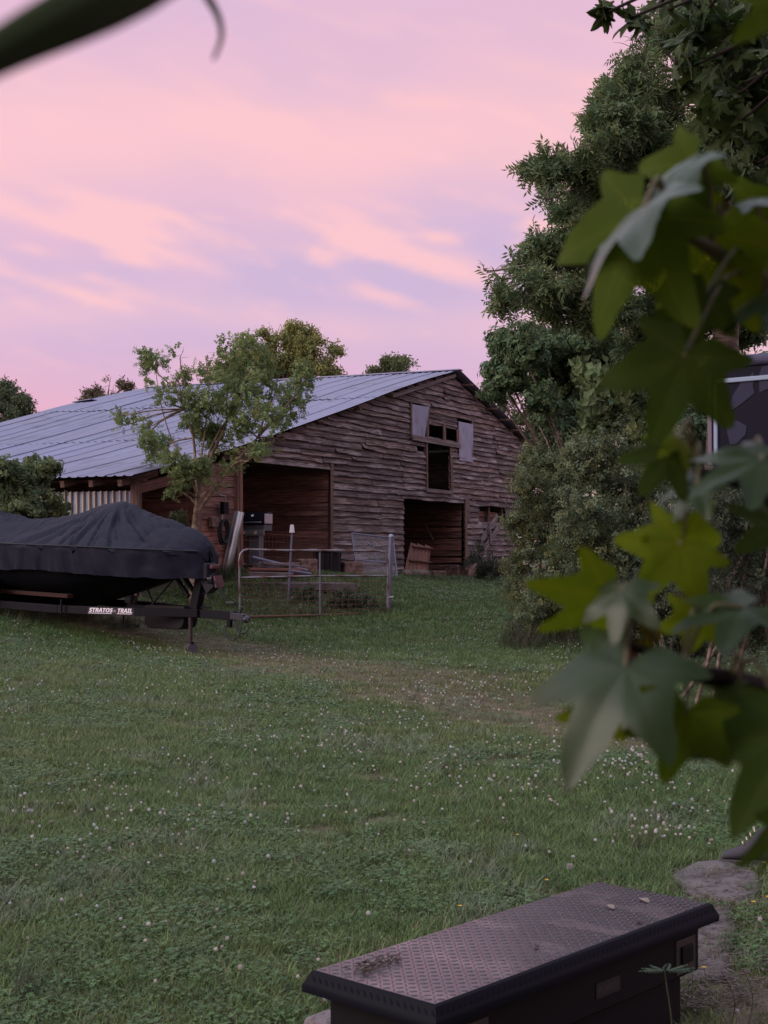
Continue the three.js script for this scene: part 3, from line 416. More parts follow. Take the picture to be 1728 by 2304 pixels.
{ // pallet leaning inside the aisle
  const q = [at(925, 1222, 39.6), at(968, 1228, 40.6), at(960, 1301, 40.0), at(908, 1298, 38.9)], b = floorAt(q[3]), g = thing('wood_pallet', 'red-brown slatted pallet leaning in the barn aisle', 'pallet', b), P = (u, v) => q[0].clone().lerp(q[1], u).lerp(q[3].clone().lerp(q[2], u), v), N = V(-0.9, 0.15, 0.3).normalize();
  for (const [u, w, v0] of [[0.06, 0.13, 0], [0.24, 0.17, 0.02], [0.42, 0.15, 0], [0.62, 0.17, 0.03], [0.82, 0.14, 0], [0.97, 0.1, 0.02]]) part(g, 'slat', beam(P(u, v0), P(u, 1), 0.022, w, V(1, 0, -1).normalize()), pick(M.red)); for (const v of [0.08, 0.5, 0.9]) part(g, 'crosspiece', beam(P(0, v).addScaledVector(N, -0.06), P(1, v).addScaledVector(N, -0.06), 0.08, 0.04), M.red[1]); }
{ const a = floorAt(at(905, 1306, 37.6)).add(V(0, 0.09, 0)), c = floorAt(at(962, 1306, 39.0)).add(V(0, 0.09, 0)); single('old_log', tube([a, a.clone().lerp(c, 0.5).add(V(0, 0.02, 0)), c], [0.11, 0.12], 12), M.bark, 'weathered log lying across the barn aisle doorway', 'log', a.clone()); const s = floorAt(at(985, 1300, 40)); single('stone_block', block(s.clone().add(V(0, 0.12, 0)), 0.42, 0.2, 0.3, 0.4, 0.04), M.redStone, 'flat reddish stone at the end of the log', 'stone', s, 'loose stones by the barn'); }

// ================================================================ BOAT ON ITS TRAILER
const TA = V(-2.1, 0.655, -21), AX = V(-0.757, 0.0, -0.653).normalize(), SD = V(-0.653, 0, 0.757).normalize();   // AX runs aft, SD towards the near side
const bt = (s, w, y) => TA.clone().addScaledVector(AX, s).addScaledVector(SD, w).setY(y + 0.02 * s);            // y as read at the coupler, the ground rises aft
const boatBase = floorAt(bt(3.6, 0, 0));
const boat = thing('covered_boat', 'boat under a fitted dark navy cover on a trailer', 'boat', boatBase);
const ridge = prof([[0.7, 1.72], [0.78, 1.82], [0.95, 1.92], [1.2, 2.0], [1.7, 2.125], [2.3, 2.27], [2.55, 2.345], [2.85, 2.37], [3.1, 2.35], [3.5, 2.26], [4.0, 2.16], [4.6, 2.09], [5.0, 2.07], [5.5, 2.11], [6.1, 2.21], [6.6, 2.28], [7.1, 2.1]]);
const halfW = prof([[0.7, 0.05], [0.76, 0.2], [0.88, 0.34], [1.1, 0.54], [1.6, 0.76], [2.3, 0.95], [3.0, 1.06], [4, 1.12], [6.6, 1.12], [7.1, 1.0]]);
const gun = prof([[0.6, 1.6], [1.0, 1.62], [2.5, 1.645], [4.8, 1.66], [7.1, 1.66]]);
const keel = prof([[0.6, 1.42], [0.9, 1.33], [1.43, 1.16], [2.11, 0.97], [2.8, 0.8], [3.4, 0.69], [4.2, 0.64], [7.1, 0.62]]);
{
  const ns = 190, nw = 64, pos = [], uv = [], idx = [];
  for (let i = 0; i <= ns; i++) {
    const s = 0.7 + 6.4 * (i / ns), hw = halfW(s), g = gun(s), r = (ridge(s - 0.06) + ridge(s) + ridge(s + 0.06)) / 3;
    const hem = 0.42 + 0.03 * Math.sin(s * 1.3) + 0.035 * fbm(s * 2.2, 4, 4, 3) - 0.05 * sstep(2.0 - s, 0, 0.8);
    for (let j = 0; j <= nw; j++) {
      const k = (j / nw) * 2 - 1, a = Math.abs(k), sg = Math.sign(k) || 1; let w, y;
      if (a > 0.72) { const m = (a - 0.72) / 0.28; w = hw + 0.012 - 0.1 * m * (hw > 0.4 ? 1 : hw / 0.4) + 0.012 * Math.sin(s * 9 + m * 3) * m; y = g - hem * m; }
      else { const m = a / 0.72; w = hw * m; y = r - (r - g) * (0.25 * m * m + 0.75 * m ** 1.25) - 0.05 * Math.sin(m * Math.PI) * (r - g); }
      // folds that fan out from the support pole to the gunwale
      const fx = s - 2.85, fw = Math.max(0.05, a * 1.15), ang = Math.atan2(fx, fw) , far = clamp(Math.hypot(fx, fw) / 1.1, 0, 1), wv = fbm(ang * 7.5 + 20 * (sg > 0 ? 1 : 2), far * 0.7, 3, 3), fold = -0.085 * Math.pow(Math.abs(Math.sin(ang * 8.5 + wv * 5)), 6) * sstep(far, 0.1, 0.5) * (a < 0.74 ? 1 : Math.max(0, 1 - (a - 0.74) * 3)) * (0.4 + wv);
      const b2 = fbm(s * 2.6 + 9, w * 3.4 + y * 1.5, 6, 4) - 0.5, crease = -0.05 * Math.pow(1 - Math.abs(fbm(s * 1.9 + w * 1.2, w * 2.4 - s * 0.6, 14, 3) - 0.5) * 2, 9);
      const bow = s < 1.6 ? 0.06 * (fbm(s * 7 - w * 5, w * 4 + y * 6, 2, 3) - 0.5) * sstep(a, 0.35, 0.7) : 0;
      y += (fold + b2 * 0.035 + crease * 1.0) * (a > 0.72 ? 0.25 : 1) + bow; w += sg * (bow + (a > 0.72 ? b2 * 0.06 + 0.03 * Math.sin(s * 13 + wv * 8) * (a - 0.72) * 3 : 0));
      const p = bt(s, -k < 0 ? w : -w, y); pos.push(p.x, p.y, p.z); uv.push(s, k);
    }
  }
  for (let i = 0; i < ns; i++) for (let j = 0; j < nw; j++) { const a = i * (nw + 1) + j, b = a + nw + 1; idx.push(a, b, a + 1, a + 1, b, b + 1); }
  const c0 = pos.length / 3, q = bt(0.7, 0, 1.62); pos.push(q.x, q.y, q.z); uv.push(0, 0); for (let j = 0; j < nw; j++) idx.push(c0, j, j + 1);
  const weave = dataTex(256, 256, (u, v) => { const s = 0.6 * tfbm(u, v, 6, 6, 301, 4) + 0.4 * tnoise(u, v, 128, 128, 305); return [s, s, s]; }, false); weave.repeat.set(1, 1);
  part(boat, 'cover', geoOf(pos, idx, uv), phys({ color: rgb(0.012, 0.013, 0.026), roughness: 0.75, specularIntensity: 0.4, bumpMap: weave, bumpScale: 0.006, side: THREE.DoubleSide }), 'dark navy fabric cover with folds from the pole');
  const cord = []; for (let i = 0; i <= 60; i++) { const s = 0.75 + 6.2 * i / 60; cord.push(bt(s, halfW(s) + 0.03, gun(s) - 0.005)); } part(boat, 'gunwale_seam', tube(cord, 0.014, 6), std({ color: rgb(0.01, 0.011, 0.018), roughness: 0.8 }));
}
{ // hull
  const ns = 60, nw = 20, pos = [], uv = [], idx = [];
  for (let i = 0; i <= ns; i++) { const s = 0.76 + 6.2 * (i / ns), hw = halfW(s) * 0.985, g = gun(s) - 0.04, kk = keel(s), ch = lerp(kk, g, 0.36 + 0.3 * sstep(2.6 - s, 0, 2));
    for (let j = 0; j <= nw; j++) { const k = j / nw * 2 - 1, a = Math.abs(k), sg = Math.sign(k); const w = a < 0.6 ? hw * 0.72 * (a / 0.6) : hw * lerp(0.72, 0.97, (a - 0.6) / 0.4), y = a < 0.6 ? lerp(kk, ch, (a / 0.6) ** 1.1) : lerp(ch, g, (a - 0.6) / 0.4); const p = bt(s, w * sg, y); pos.push(p.x, p.y, p.z); uv.push(s, k); } }
  for (let i = 0; i < ns; i++) for (let j = 0; j < nw; j++) { const a = i * (nw + 1) + j, b = a + nw + 1; idx.push(a, a + 1, b, a + 1, b + 1, b); }
  for (const e of [0, ns]) { const c0 = pos.length / 3, s = e ? 6.96 : 0.66, q = bt(s, 0, 1.4); pos.push(q.x, q.y, q.z); uv.push(0, 0); for (let j = 0; j < nw; j++) idx.push(c0, e * (nw + 1) + j, e * (nw + 1) + j + 1); }
  part(boat, 'hull', geoOf(pos, idx, uv), phys({ color: rgb(0.004, 0.004, 0.007), roughness: 0.5, specularIntensity: 0.3, side: THREE.DoubleSide }));
  part(boat, 'bow_eye', new THREE.TorusGeometry(0.028, 0.01, 8, 14).translate(...bt(1.28, 0, 1.24).toArray()), M.steel);
}
// trailer
const tw = thing('boat_trailer', 'black steel boat trailer with winch post and jack wheel', 'trailer', floorAt(bt(2, 0, 0)));
part(tw, 'tongue', beam(bt(0.12, 0, 0.655), bt(2.6, 0, 0.655), 0.09, 0.13), M.blackMetal);
const railPts = (w) => [[0.9, 0.05, 0.66], [2.6, 0.78, 0.645], [3.2, 0.92, 0.64], [7.0, 0.92, 0.64]].map(([s, ww, y]) => bt(s, ww * w, y));
for (const w of [1, -1]) { const p = railPts(w); part(tw, 'side_rail', merged([beam(p[0], p[1], 0.07, 0.125), beam(p[1], p[2], 0.07, 0.124), beam(p[2], p[3], 0.07, 0.125)]), M.blackMetal); }
for (const s of [3.3, 4.6, 5.9]) part(tw, 'crossbeam', beam(bt(s, -0.9, 0.6), bt(s, 0.9, 0.6), 0.07, 0.08), M.blackMetal);
for (const w of [0.62, -0.62]) { part(tw, 'bunk', beam(bt(3.3, w, 0.83), bt(6.9, w, 0.84), 0.12, 0.06), std({ color: rgb(0.045, 0.018, 0.014), roughness: 1 })); for (const s of [3.5, 5, 6.6]) part(tw, 'bunk_bracket', beam(bt(s, w, 0.6), bt(s, w, 0.82), 0.05, 0.05), M.blackMetal); }
part(tw, 'guide_post', beam(bt(3.05, 0.98, 0.56), bt(3.05, 0.98, 0.8), 0.03, 0.03, AX), M.blackMetal);
for (const w of [1.08, -1.08]) { // wheels aft
  const c = bt(5.15, w, 0); c.y = land(c.x, -c.z) + 0.31; const g = part(tw, 'wheel', new THREE.TorusGeometry(0.225, 0.095, 12, 30).rotateY(Math.atan2(SD.x, SD.z)).translate(c.x, c.y, c.z), M.rubber); part(g, 'rim', new THREE.CylinderGeometry(0.17, 0.17, 0.14, 20).rotateX(Math.PI / 2).rotateY(Math.atan2(SD.x, SD.z)).translate(c.x, c.y, c.z), M.steel);
  const f = []; for (let i = 0; i <= 10; i++) { const a = Math.PI * i / 10; f.push([Math.cos(a) * 0.42, Math.sin(a) * 0.38]); } const pos = [], idx = []; f.forEach(([u, v]) => { for (const k of [-0.13, 0.13]) { const p = c.clone().addScaledVector(AX, u).addScaledVector(SD, k).add(V(0, v, 0)); pos.push(p.x, p.y, p.z); } }); for (let i = 0; i < 10; i++) idx.push(i * 2, i * 2 + 1, i * 2 + 2, i * 2 + 1, i * 2 + 3, i * 2 + 2); const bm = M.blackMetal.clone(); bm.side = THREE.DoubleSide; part(tw, 'fender', geoOf(pos, idx), bm); }
part(tw, 'axle', tube([bt(5.15, -1, 0.36), bt(5.15, 1, 0.36)], 0.035, 8), M.blackMetal);
{ // brand lettering along the near rail
  const cv = document.createElement('canvas'); cv.width = 1024; cv.height = 168; const x = cv.getContext('2d'); x.fillStyle = '#0c0a10'; x.fillRect(0, 0, 1024, 168); x.fillStyle = '#efe6ee'; x.strokeStyle = '#efe6ee'; x.lineWidth = 7; x.lineJoin = 'round'; x.setTransform(1, 0, -0.24, 1, 36, 0); x.font = 'bold 122px sans-serif'; x.textBaseline = 'alphabetic';
  const put = (t, a, b) => { const w = x.measureText(t).width; x.save(); x.translate(a, 112); x.scale((b - a) / w, 1); x.fillText(t, 0, 0); x.strokeText(t, 0, 0); x.restore(); }; put('STRATOS', 14, 536); put('TRAIL', 640, 968); x.fillRect(8, 130, 520, 14); x.fillRect(640, 130, 330, 14);
  x.setTransform(1, 0, 0, 1, 0, 0); x.fillStyle = '#8e8790'; x.beginPath(); for (let i = 0; i < 10; i++) { const r = i % 2 ? 17 : 50, a = i / 10 * 2 * Math.PI - Math.PI / 2; x.lineTo(596 + r * Math.cos(a), 82 + r * Math.sin(a)); } x.fill();
  const tx = new THREE.CanvasTexture(cv); tx.colorSpace = THREE.SRGBColorSpace; const p0 = railPts(1)[0], p1 = railPts(1)[1], dir = p1.clone().sub(p0).normalize(), k = (s) => p0.clone().addScaledVector(dir, s), out = YUP.clone().cross(dir).normalize(); if (out.dot(SD) < 0) out.negate();
  const a = k(1.86).addScaledVector(out, 0.039), b = k(1.06).addScaledVector(out, 0.039), H = 0.118, ny = H / 2, g = new THREE.BufferGeometry(), q = [a.clone().add(V(0, -ny, 0)), b.clone().add(V(0, -ny, 0)), b.clone().add(V(0, ny, 0)), a.clone().add(V(0, ny, 0))]; 
  const back = q.map((p) => p.clone().addScaledVector(out, -0.003)); g.setAttribute('position', new THREE.Float32BufferAttribute([...q, ...back].flatMap((p) => p.toArray()), 3)); g.setAttribute('uv', new THREE.Float32BufferAttribute([0, 0, 1, 0, 1, 1, 0, 1, 0, 0, 1, 0, 1, 1, 0, 1], 2)); g.setIndex([0, 1, 2, 0, 2, 3, 4, 0, 3, 4, 3, 7, 1, 5, 6, 1, 6, 2]); g.computeVertexNormals();
  part(tw, 'lettering_decal', g, std({ map: tx, roughness: 0.5 }), 'white slanted lettering on the black rail');
}
{ // step pad beside the tongue
  const sh = new THREE.Shape(); sh.moveTo(-0.42, 0.06); sh.lineTo(0.4, 0.06); sh.quadraticCurveTo(0.47, 0.06, 0.47, 0); sh.lineTo(0.45, -0.2); sh.quadraticCurveTo(0.4, -0.27, 0.3, -0.27); sh.lineTo(-0.3, -0.27); sh.quadraticCurveTo(-0.42, -0.26, -0.44, -0.16); sh.lineTo(-0.46, 0); sh.quadraticCurveTo(-0.46, 0.06, -0.42, 0.06);
  const g = new THREE.ExtrudeGeometry(sh, { depth: 0.26, bevelEnabled: true, bevelSize: 0.015, bevelThickness: 0.015, bevelSegments: 2 }); g.applyMatrix4(new THREE.Matrix4().makeBasis(AX, YUP, AX.clone().cross(YUP)).setPosition(bt(1.62, 0.1, 0.67))); part(tw, 'step_box', g, phys({ color: rgb(0.01, 0.007, 0.009), roughness: 0.6, specularIntensity: 0.5 }), 'black moulded box slung beside the tongue');
  part(tw, 'step_bracket', tube([bt(2.3, 0.35, 0.6), bt(2.32, 0.35, 0.43), bt(2.0, 0.3, 0.42)], 0.018, 6), M.blackMetal); }
{ // winch post, winch, straps
  const b = bt(1.02, 0, 0.72), t = bt(0.86, 0, 1.28); part(tw, 'winch_post', beam(b, t, 0.12, 0.16, AX), M.blackMetal);
  for (const w of [0.09, -0.09]) part(tw, 'post_brace', beam(bt(1.08, w, 0.9), bt(1.42, w * 0.9, 1.24), 0.05, 0.055, AX), M.blackMetal);
  part(tw, 'bow_stop', merged([beam(bt(0.82, 0, 1.36), bt(1.5, 0, 1.22), 0.1, 0.07), new THREE.CylinderGeometry(0.07, 0.07, 0.12, 14).rotateX(Math.PI / 2).rotateY(0.9).translate(...bt(1.42, 0, 1.27).toArray())]), std({ color: rgb(0.1, 0.05, 0.03), roughness: 0.7 }));
  const w = part(tw, 'winch', merged([block(bt(0.72, 0.02, 1.3), 0.2, 0.26, 0.2, 0.7, 0.03), beam(bt(0.9, 0, 1.42), bt(0.62, 0, 1.02), 0.14, 0.2, AX), new THREE.CylinderGeometry(0.1, 0.1, 0.14, 16).rotateX(Math.PI / 2).rotateY(0.72).translate(...bt(0.6, 0, 1.18).toArray())]), phys({ color: rgb(0.01, 0.01, 0.016), roughness: 0.5, specularIntensity: 0.5 }));
  part(w, 'winch_cover', merged([block(bt(0.62, 0, 1.37), 0.15, 0.07, 0.15, 0.7, 0.02), beam(bt(0.5, 0.02, 1.24), bt(0.46, 0.02, 1.06), 0.16, 0.035, AX)]), M.redPaint, 'dull red winch housing'); part(w, 'crank', tube([bt(0.5, 0.1, 1.16), bt(0.4, 0.12, 1.12), bt(0.2, 0.12, 0.86), bt(0.05, 0.12, 0.85)], 0.014, 7), M.blackMetal); part(w, 'crank_grip', tube([bt(0.2, 0.12, 0.855), bt(0.02, 0.12, 0.85)], 0.022, 8), M.rubber); part(w, 'winch_stay', tube([bt(0.84, 0.02, 0.94), bt(0.7, 0.02, 1.03), bt(0.56, 0.02, 1.05)], 0.016, 6), M.blackMetal); part(w, 'label_strip', block(bt(0.56, 0.12, 1.2), 0.1, 0.025, 0.01, 0.72, 0.003), M.steel);
  for (const [p, q] of [[[1.4, 0.06, 1.2], [1.95, 0.1, 0.72]], [[2.1, 0.05, 1.0], [1.93, 0.05, 0.72]], [[2.3, 0.04, 0.94], [2.42, 0.04, 0.74]], [[0.72, 0, 1.2], [1.4, 0, 1.26]]]) part(tw, 'strap', beam(bt(...p), bt(...q), 0.012, 0.035, SD), M.strap);
  part(tw, 'roller', new THREE.CylinderGeometry(0.075, 0.075, 0.16, 14).rotateX(Math.PI / 2).rotateY(0.72).translate(...bt(2.55, 0, 0.79).toArray()), M.rubber);
  part(tw, 'pin_handle', tube([bt(0.9, 0, 0.75), bt(0.68, 0, 0.755)], 0.016, 6), M.blackMetal);
}
{ // jack with wheel
  const b = bt(1.02, 0.1, 0.6), f = V(b.x, land(b.x, -b.z), b.z); part(tw, 'jack_leg', tube([b, V(b.x, f.y + 0.16, b.z)], 0.032, 9), std({ color: rgb(0.03, 0.018, 0.02), roughness: 0.7 })); const w = part(tw, 'jack_wheel', merged([0.035, -0.035].map((k) => new THREE.CylinderGeometry(0.085, 0.085, 0.04, 18).rotateX(Math.PI / 2).translate(0, 0, k).rotateY(0.5).translate(f.x + 0.02, f.y + 0.085, f.z))), std({ color: rgb(0.07, 0.065, 0.075), roughness: 0.7 })); part(w, 'wheel_fork', block(V(f.x + 0.01, f.y + 0.16, f.z), 0.06, 0.05, 0.12, 0.5), M.blackMetal); }
{ // coupler, wires, chains
  part(tw, 'coupler', merged([beam(bt(0.2, 0, 0.66), bt(-0.08, 0, 0.64), 0.11, 0.1), new THREE.SphereGeometry(0.06, 12, 8).translate(...bt(-0.1, 0, 0.62).toArray()), beam(bt(0.05, 0, 0.7), bt(0.0, 0, 0.8), 0.03, 0.03, AX)]), std({ color: rgb(0.06, 0.06, 0.075), roughness: 0.35, metalness: 0.7 }));
  part(tw, 'coupler_plate', block(bt(0.24, 0.02, 0.55), 0.05, 0.14, 0.09, 0.7), M.blackMetal);
  const r = rngOf(9); for (const pts of [[[0.75, 0.08, 0.58], [0.5, 0.1, 0.54], [0.3, 0.1, 0.42], [0.12, 0.1, 0.3], [-0.02, 0.1, 0.36], [-0.06, 0.06, 0.5], [-0.02, 0.04, 0.6]], [[0.2, 0.1, 0.56], [0.22, 0.12, 0.42], [0.08, 0.12, 0.34], [-0.08, 0.1, 0.38], [-0.02, 0.08, 0.5], [0.0, 0.05, 0.6]], [[-0.08, 0.05, 0.66], [-0.2, 0.07, 0.62], [-0.23, 0.08, 0.5], [-0.12, 0.08, 0.41], [-0.0, 0.08, 0.46], [0.05, 0.05, 0.58]], [[0.1, 0.06, 0.6], [0.02, 0.1, 0.48], [-0.1, 0.1, 0.42], [-0.16, 0.08, 0.44]]]) part(tw, 'wire', tube(curve(pts.map((p) => bt(...p)), 24), 0.0085, 6), M.rubber); }

// ================================================================ CAMPER NOSE AT THE RIGHT
{
  const L0 = at(1599, 1228, 16), FU = V(0.756, 0, 0.654), BK = V(0.654, 0, -0.756), b = floorAt(L0.clone().addScaledVector(FU, 1.2).addScaledVector(BK, 1)), top = at(1599, 812, 16).y, bot = at(1660, 1086, 15.8).y;
  const g = thing('fifth_wheel_camper', 'dark camper nose with pale trim rising behind the honeysuckle', 'camper', b), P = (u, k, y) => V(L0.x, 0, L0.z).addScaledVector(FU, u).addScaledVector(BK, k).add(V(0, y, 0));
  const dark = phys({ color: rgb(0.009, 0.0085, 0.017), roughness: 0.45, specularIntensity: 0.1 }), pale = std({ color: rgb(0.2, 0.26, 0.36), roughness: 0.5 }), mauve = phys({ color: rgb(0.06, 0.06, 0.105), roughness: 0.6, specularIntensity: 0.3 });
  const box = (u0, u1, k0, k1, y0, y1, r) => { const q = new RoundedBoxGeometry(u1 - u0, y1 - y0, k1 - k0, 4, r); q.applyMatrix4(new THREE.Matrix4().makeBasis(FU, YUP, BK.clone().negate()).setPosition(P((u0 + u1) / 2, (k0 + k1) / 2, (y0 + y1) / 2))); return q; };
  part(g, 'nose', box(0, 2.4, 0, 2.2, bot + 0.1, top - 0.05, 0.07), dark); part(g, 'nose_cap', box(-0.05, 2.45, -0.06, 2.3, top - 0.1, top + 0.03, 0.06), mauve); part(g, 'belly', box(0.35, 2.2, 0.05, 2.2, bot, bot + 0.12, 0.04), dark);
  part(g, 'body', box(0.02, 2.4, 2.21, 7.5, b.y + 0.55, top - 0.02, 0.06), mauve); part(g, 'trim_strip', box(0.09, 2.3, -0.03, 0.0, top - 0.27, top - 0.215, 0.012), pale); part(g, 'trim_strip', box(0.055, 0.105, -0.03, 0.0, bot + 0.25, top - 0.275, 0.012), pale); part(g, 'trim_strip', box(0.5, 2.3, -0.02, 0.04, bot + 0.13, bot + 0.18, 0.01), pale);
  part(g, 'edge_trim', box(-0.03, 0.03, -0.012, 0.05, bot + 0.2, top - 0.14, 0.012), std({ color: rgb(0.1, 0.07, 0.1), roughness: 0.5 }));
  const patch = (pts) => { const s = new THREE.Shape(pts.map(([x, y]) => { const q = at(x, y, 15.9); const u = q.clone().sub(V(L0.x, q.y, L0.z)).dot(FU); return new THREE.Vector2(((x - 1599) / F * 16) / 0.756 * 1.0 * 0.96, q.y); })); const e = new THREE.ExtrudeGeometry(s, { depth: 0.004, bevelEnabled: false }); e.applyMatrix4(new THREE.Matrix4().makeBasis(FU, YUP, BK.clone().negate()).setPosition(P(0, -0.003, 0))); return e; };
  const sw = phys({ color: rgb(0.032, 0.032, 0.058), roughness: 0.5, specularIntensity: 0.12 });
  part(g, 'painted_swoosh', patch([[1632, 932], [1645, 890], [1665, 855], [1676, 852], [1683, 842], [1685, 856], [1682, 875], [1685, 890], [1660, 912]]), sw, 'grey peeling swoosh'); part(g, 'painted_swoosh', patch([[1694, 890], [1694, 850], [1700, 833], [1745, 826], [1740, 850], [1715, 880]]), sw, 'grey peeling swoosh'); part(g, 'painted_swoosh', patch([[1630, 943], [1650, 947], [1670, 962], [1668, 980], [1650, 1000], [1638, 1000], [1633, 975]]), sw, 'grey peeling swoosh');
}

// ================================================================ TRUCK TOOL BOX IN FRONT
const TB = { A: at(682, 2191, 1), B: 0 }; const dropTop = 0.42;
const onTop = (px, py) => { const r = at(px, py, 1).sub(EYE); return EYE.clone().addScaledVector(r, (dropTop - EYE.y) / r.y); };
{
  const A = onTop(682, 2186), B = onTop(988, 2262), C = onTop(1605, 2033), D = onTop(1346, 1979), ctr = A.clone().add(B).add(C).add(D).multiplyScalar(0.25);
  const lx = D.clone().add(C).sub(A).sub(B).normalize(), lz = B.clone().add(C).sub(A).sub(D); lz.addScaledVector(lx, -lz.dot(lx)).normalize(); const L = (A.distanceTo(D) + B.distanceTo(C)) / 2, W = (A.distanceTo(B) + D.distanceTo(C)) / 2;
  const base = V(ctr.x, land(ctr.x, -ctr.z), ctr.z), g = thing('truck_tool_box', 'black diamond-plate truck tool box standing on the lawn', 'tool box', base), Mx = new THREE.Matrix4().makeBasis(lx, YUP, lz).setPosition(V(ctr.x, dropTop, ctr.z));
  console.log('toolbox', L.toFixed(2), W.toFixed(2), lx.dot(lz).toFixed(3), base.y.toFixed(3));
  const put = (q) => q.applyMatrix4(Mx), box = (x, y, z, w, h, d, r) => put(new RoundedBoxGeometry(w, h, d, 3, r).translate(x, y, z));
  // lid: a folded plate, flat top, sloped edges, short skirt
  const prof2 = [[0, 0], [0.012, -0.012], [0.03, -0.06], [0.03, -0.085]], pos = [], uv = [], idx = [];
  const ring = (o, y) => [[-L / 2 + 0.04 - o, -W / 2 + 0.04 - o], [L / 2 - 0.04 + o, -W / 2 + 0.04 - o], [L / 2 - 0.04 + o, W / 2 - 0.04 + o], [-L / 2 + 0.04 - o, W / 2 - 0.04 + o]].map(([x, z]) => [x, y, z]);
  const rings = [ring(0.022, 0), ring(0.032, -0.005), ring(0.046, -0.036), ring(0.05, -0.042), ring(0.05, -0.064), ring(0.035, -0.064)];
  rings.forEach((r) => r.forEach((p) => { pos.push(...p); uv.push(p[0] / 0.9, p[2] / 0.9 + p[1]); })); for (let k = 0; k < rings.length - 1; k++) for (let i = 0; i < 4; i++) { const a = k * 4 + i, b = k * 4 + (i + 1) % 4; idx.push(a, b, a + 4, b, b + 4, a + 4); }
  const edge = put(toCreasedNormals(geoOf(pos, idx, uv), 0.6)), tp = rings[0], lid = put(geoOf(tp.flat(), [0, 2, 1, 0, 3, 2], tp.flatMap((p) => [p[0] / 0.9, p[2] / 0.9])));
  const wearAndSheen = dataTex(1024, 512, (u, v) => { const s = tfbm(u, v, 6, 4, 401, 6), d = sstep(tfbm(u, v, 9, 6, 411, 5), 0.55, 0.7), f = tnoise(u, v, 200, 100, 415), sp = sstep(tnoise(u, v, 120, 60, 418), 0.9, 0.98); let c = mixA([0.02, 0.016, 0.022], [0.066, 0.05, 0.058], s * 0.7 + f * 0.3); c = mixA(c, [0.13, 0.094, 0.098], d * 0.7); return mixA(c, [0.16, 0.14, 0.14], sp * 0.5); });  // dust and wear, painted paler and pinker to stand for the reflected sky
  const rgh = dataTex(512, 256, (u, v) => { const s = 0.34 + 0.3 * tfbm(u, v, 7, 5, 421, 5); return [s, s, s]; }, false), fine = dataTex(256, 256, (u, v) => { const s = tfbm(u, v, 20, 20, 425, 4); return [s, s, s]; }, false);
  const lidMat = phys({ map: wearAndSheen, roughnessMap: rgh, roughness: 0.52, metalness: 0.0, ior: 1.75, bumpMap: fine, bumpScale: 0.0003 });
  const edgeMat = phys({ color: rgb(0.004, 0.0045, 0.009), roughness: 0.55, specularIntensity: 0.16 }), lm = part(g, 'lid', lid, lidMat, 'worn dusty diamond-plate lid with pink sky sheen put into its colour'); part(lm, 'lid_edge', edge, edgeMat);
  { // raised treads, every other one turned
    const t = new THREE.BufferGeometry(), q = []; const n = 10; for (let i = 0; i < n; i++) { const a = i / n * 2 * Math.PI; q.push(Math.cos(a) * 0.0125, 0, Math.sin(a) * 0.0032); } for (let i = 0; i < n; i++) { const a = i / n * 2 * Math.PI; q.push(Math.cos(a) * 0.009, 0.002, Math.sin(a) * 0.0015); } q.push(0, 0.0022, 0); const ix = []; for (let i = 0; i < n; i++) { const j = (i + 1) % n; ix.push(i, i + n, j, j, i + n, j + n, i + n, n * 2, j + n); } const tg = geoOf(q, ix); const rows = [], p = 0.026; const bx = originOf(lm), inv = V(-bx.x, -bx.y, -bx.z);
    for (let i = 0, x = -L / 2 + 0.035; x < L / 2 - 0.03; x += p, i++) for (let j = 0, z = -W / 2 + 0.035; z < W / 2 - 0.03; z += p, j++) { const m = new THREE.Matrix4().makeRotationY((i + j) % 2 ? Math.PI / 4 : -Math.PI / 4).setPosition(x, 0.0003, z); rows.push(new THREE.Matrix4().makeTranslation(inv.x, inv.y, inv.z).multiply(Mx.clone()).multiply(m)); }
    const nTop = rows.length;
    // along the sloped front and end edges too
    for (let i = 0, x = -L / 2 + 0.03; x < L / 2; x += p, i++) { const m = new THREE.Matrix4().makeTranslation(x, -0.021, W / 2 - 0.0005).multiply(new THREE.Matrix4().makeRotationX(1.22)).multiply(new THREE.Matrix4().makeRotationY(0.8)); rows.push(new THREE.Matrix4().makeTranslation(inv.x, inv.y, inv.z).multiply(Mx.clone()).multiply(m)); }
    for (let i = 0, z = -W / 2 + 0.03; z < W / 2; z += p, i++) { const m = new THREE.Matrix4().makeTranslation(-L / 2 + 0.0005, -0.021, z).multiply(new THREE.Matrix4().makeRotationZ(1.22)).multiply(new THREE.Matrix4().makeRotationY(0.8)); rows.push(new THREE.Matrix4().makeTranslation(inv.x, inv.y, inv.z).multiply(Mx.clone()).multiply(m)); }
    for (const [list, mt, nm] of [[rows.slice(0, nTop), lidMat, 'tread_pattern'], [rows.slice(nTop), edgeMat, 'edge_treads']]) { const im = new THREE.InstancedMesh(tg, mt, list.length); list.forEach((m, i) => im.setMatrixAt(i, m)); im.name = nm; im.userData.kind = 'stuff'; shade(im); lm.add(im); } }
  const bodyMat = phys({ color: rgb(0.0075, 0.0068, 0.008), roughness: 0.7, specularIntensity: 0.3 });
  part(g, 'upper_body', box(0, -0.148, 0, L - 0.14, 0.164, W - 0.05, 0.012), bodyMat); part(g, 'lower_body', box(-0.01, -0.325, -0.01, L - 0.3, 0.19, W - 0.07, 0.012), bodyMat);
  const latch = (x) => { const q = part(g, 'latch_plate', box(x, -0.155, W / 2 - 0.024, 0.13, 0.12, 0.008, 0.003), std({ color: rgb(0.028, 0.022, 0.019), roughness: 0.6 }), 'worn paddle latch'); part(q, 'paddle', box(x, -0.15, W / 2 - 0.016, 0.075, 0.06, 0.01, 0.003), M.blackMetal); }; latch(L / 2 - 0.17); latch(-L / 2 + 0.2);
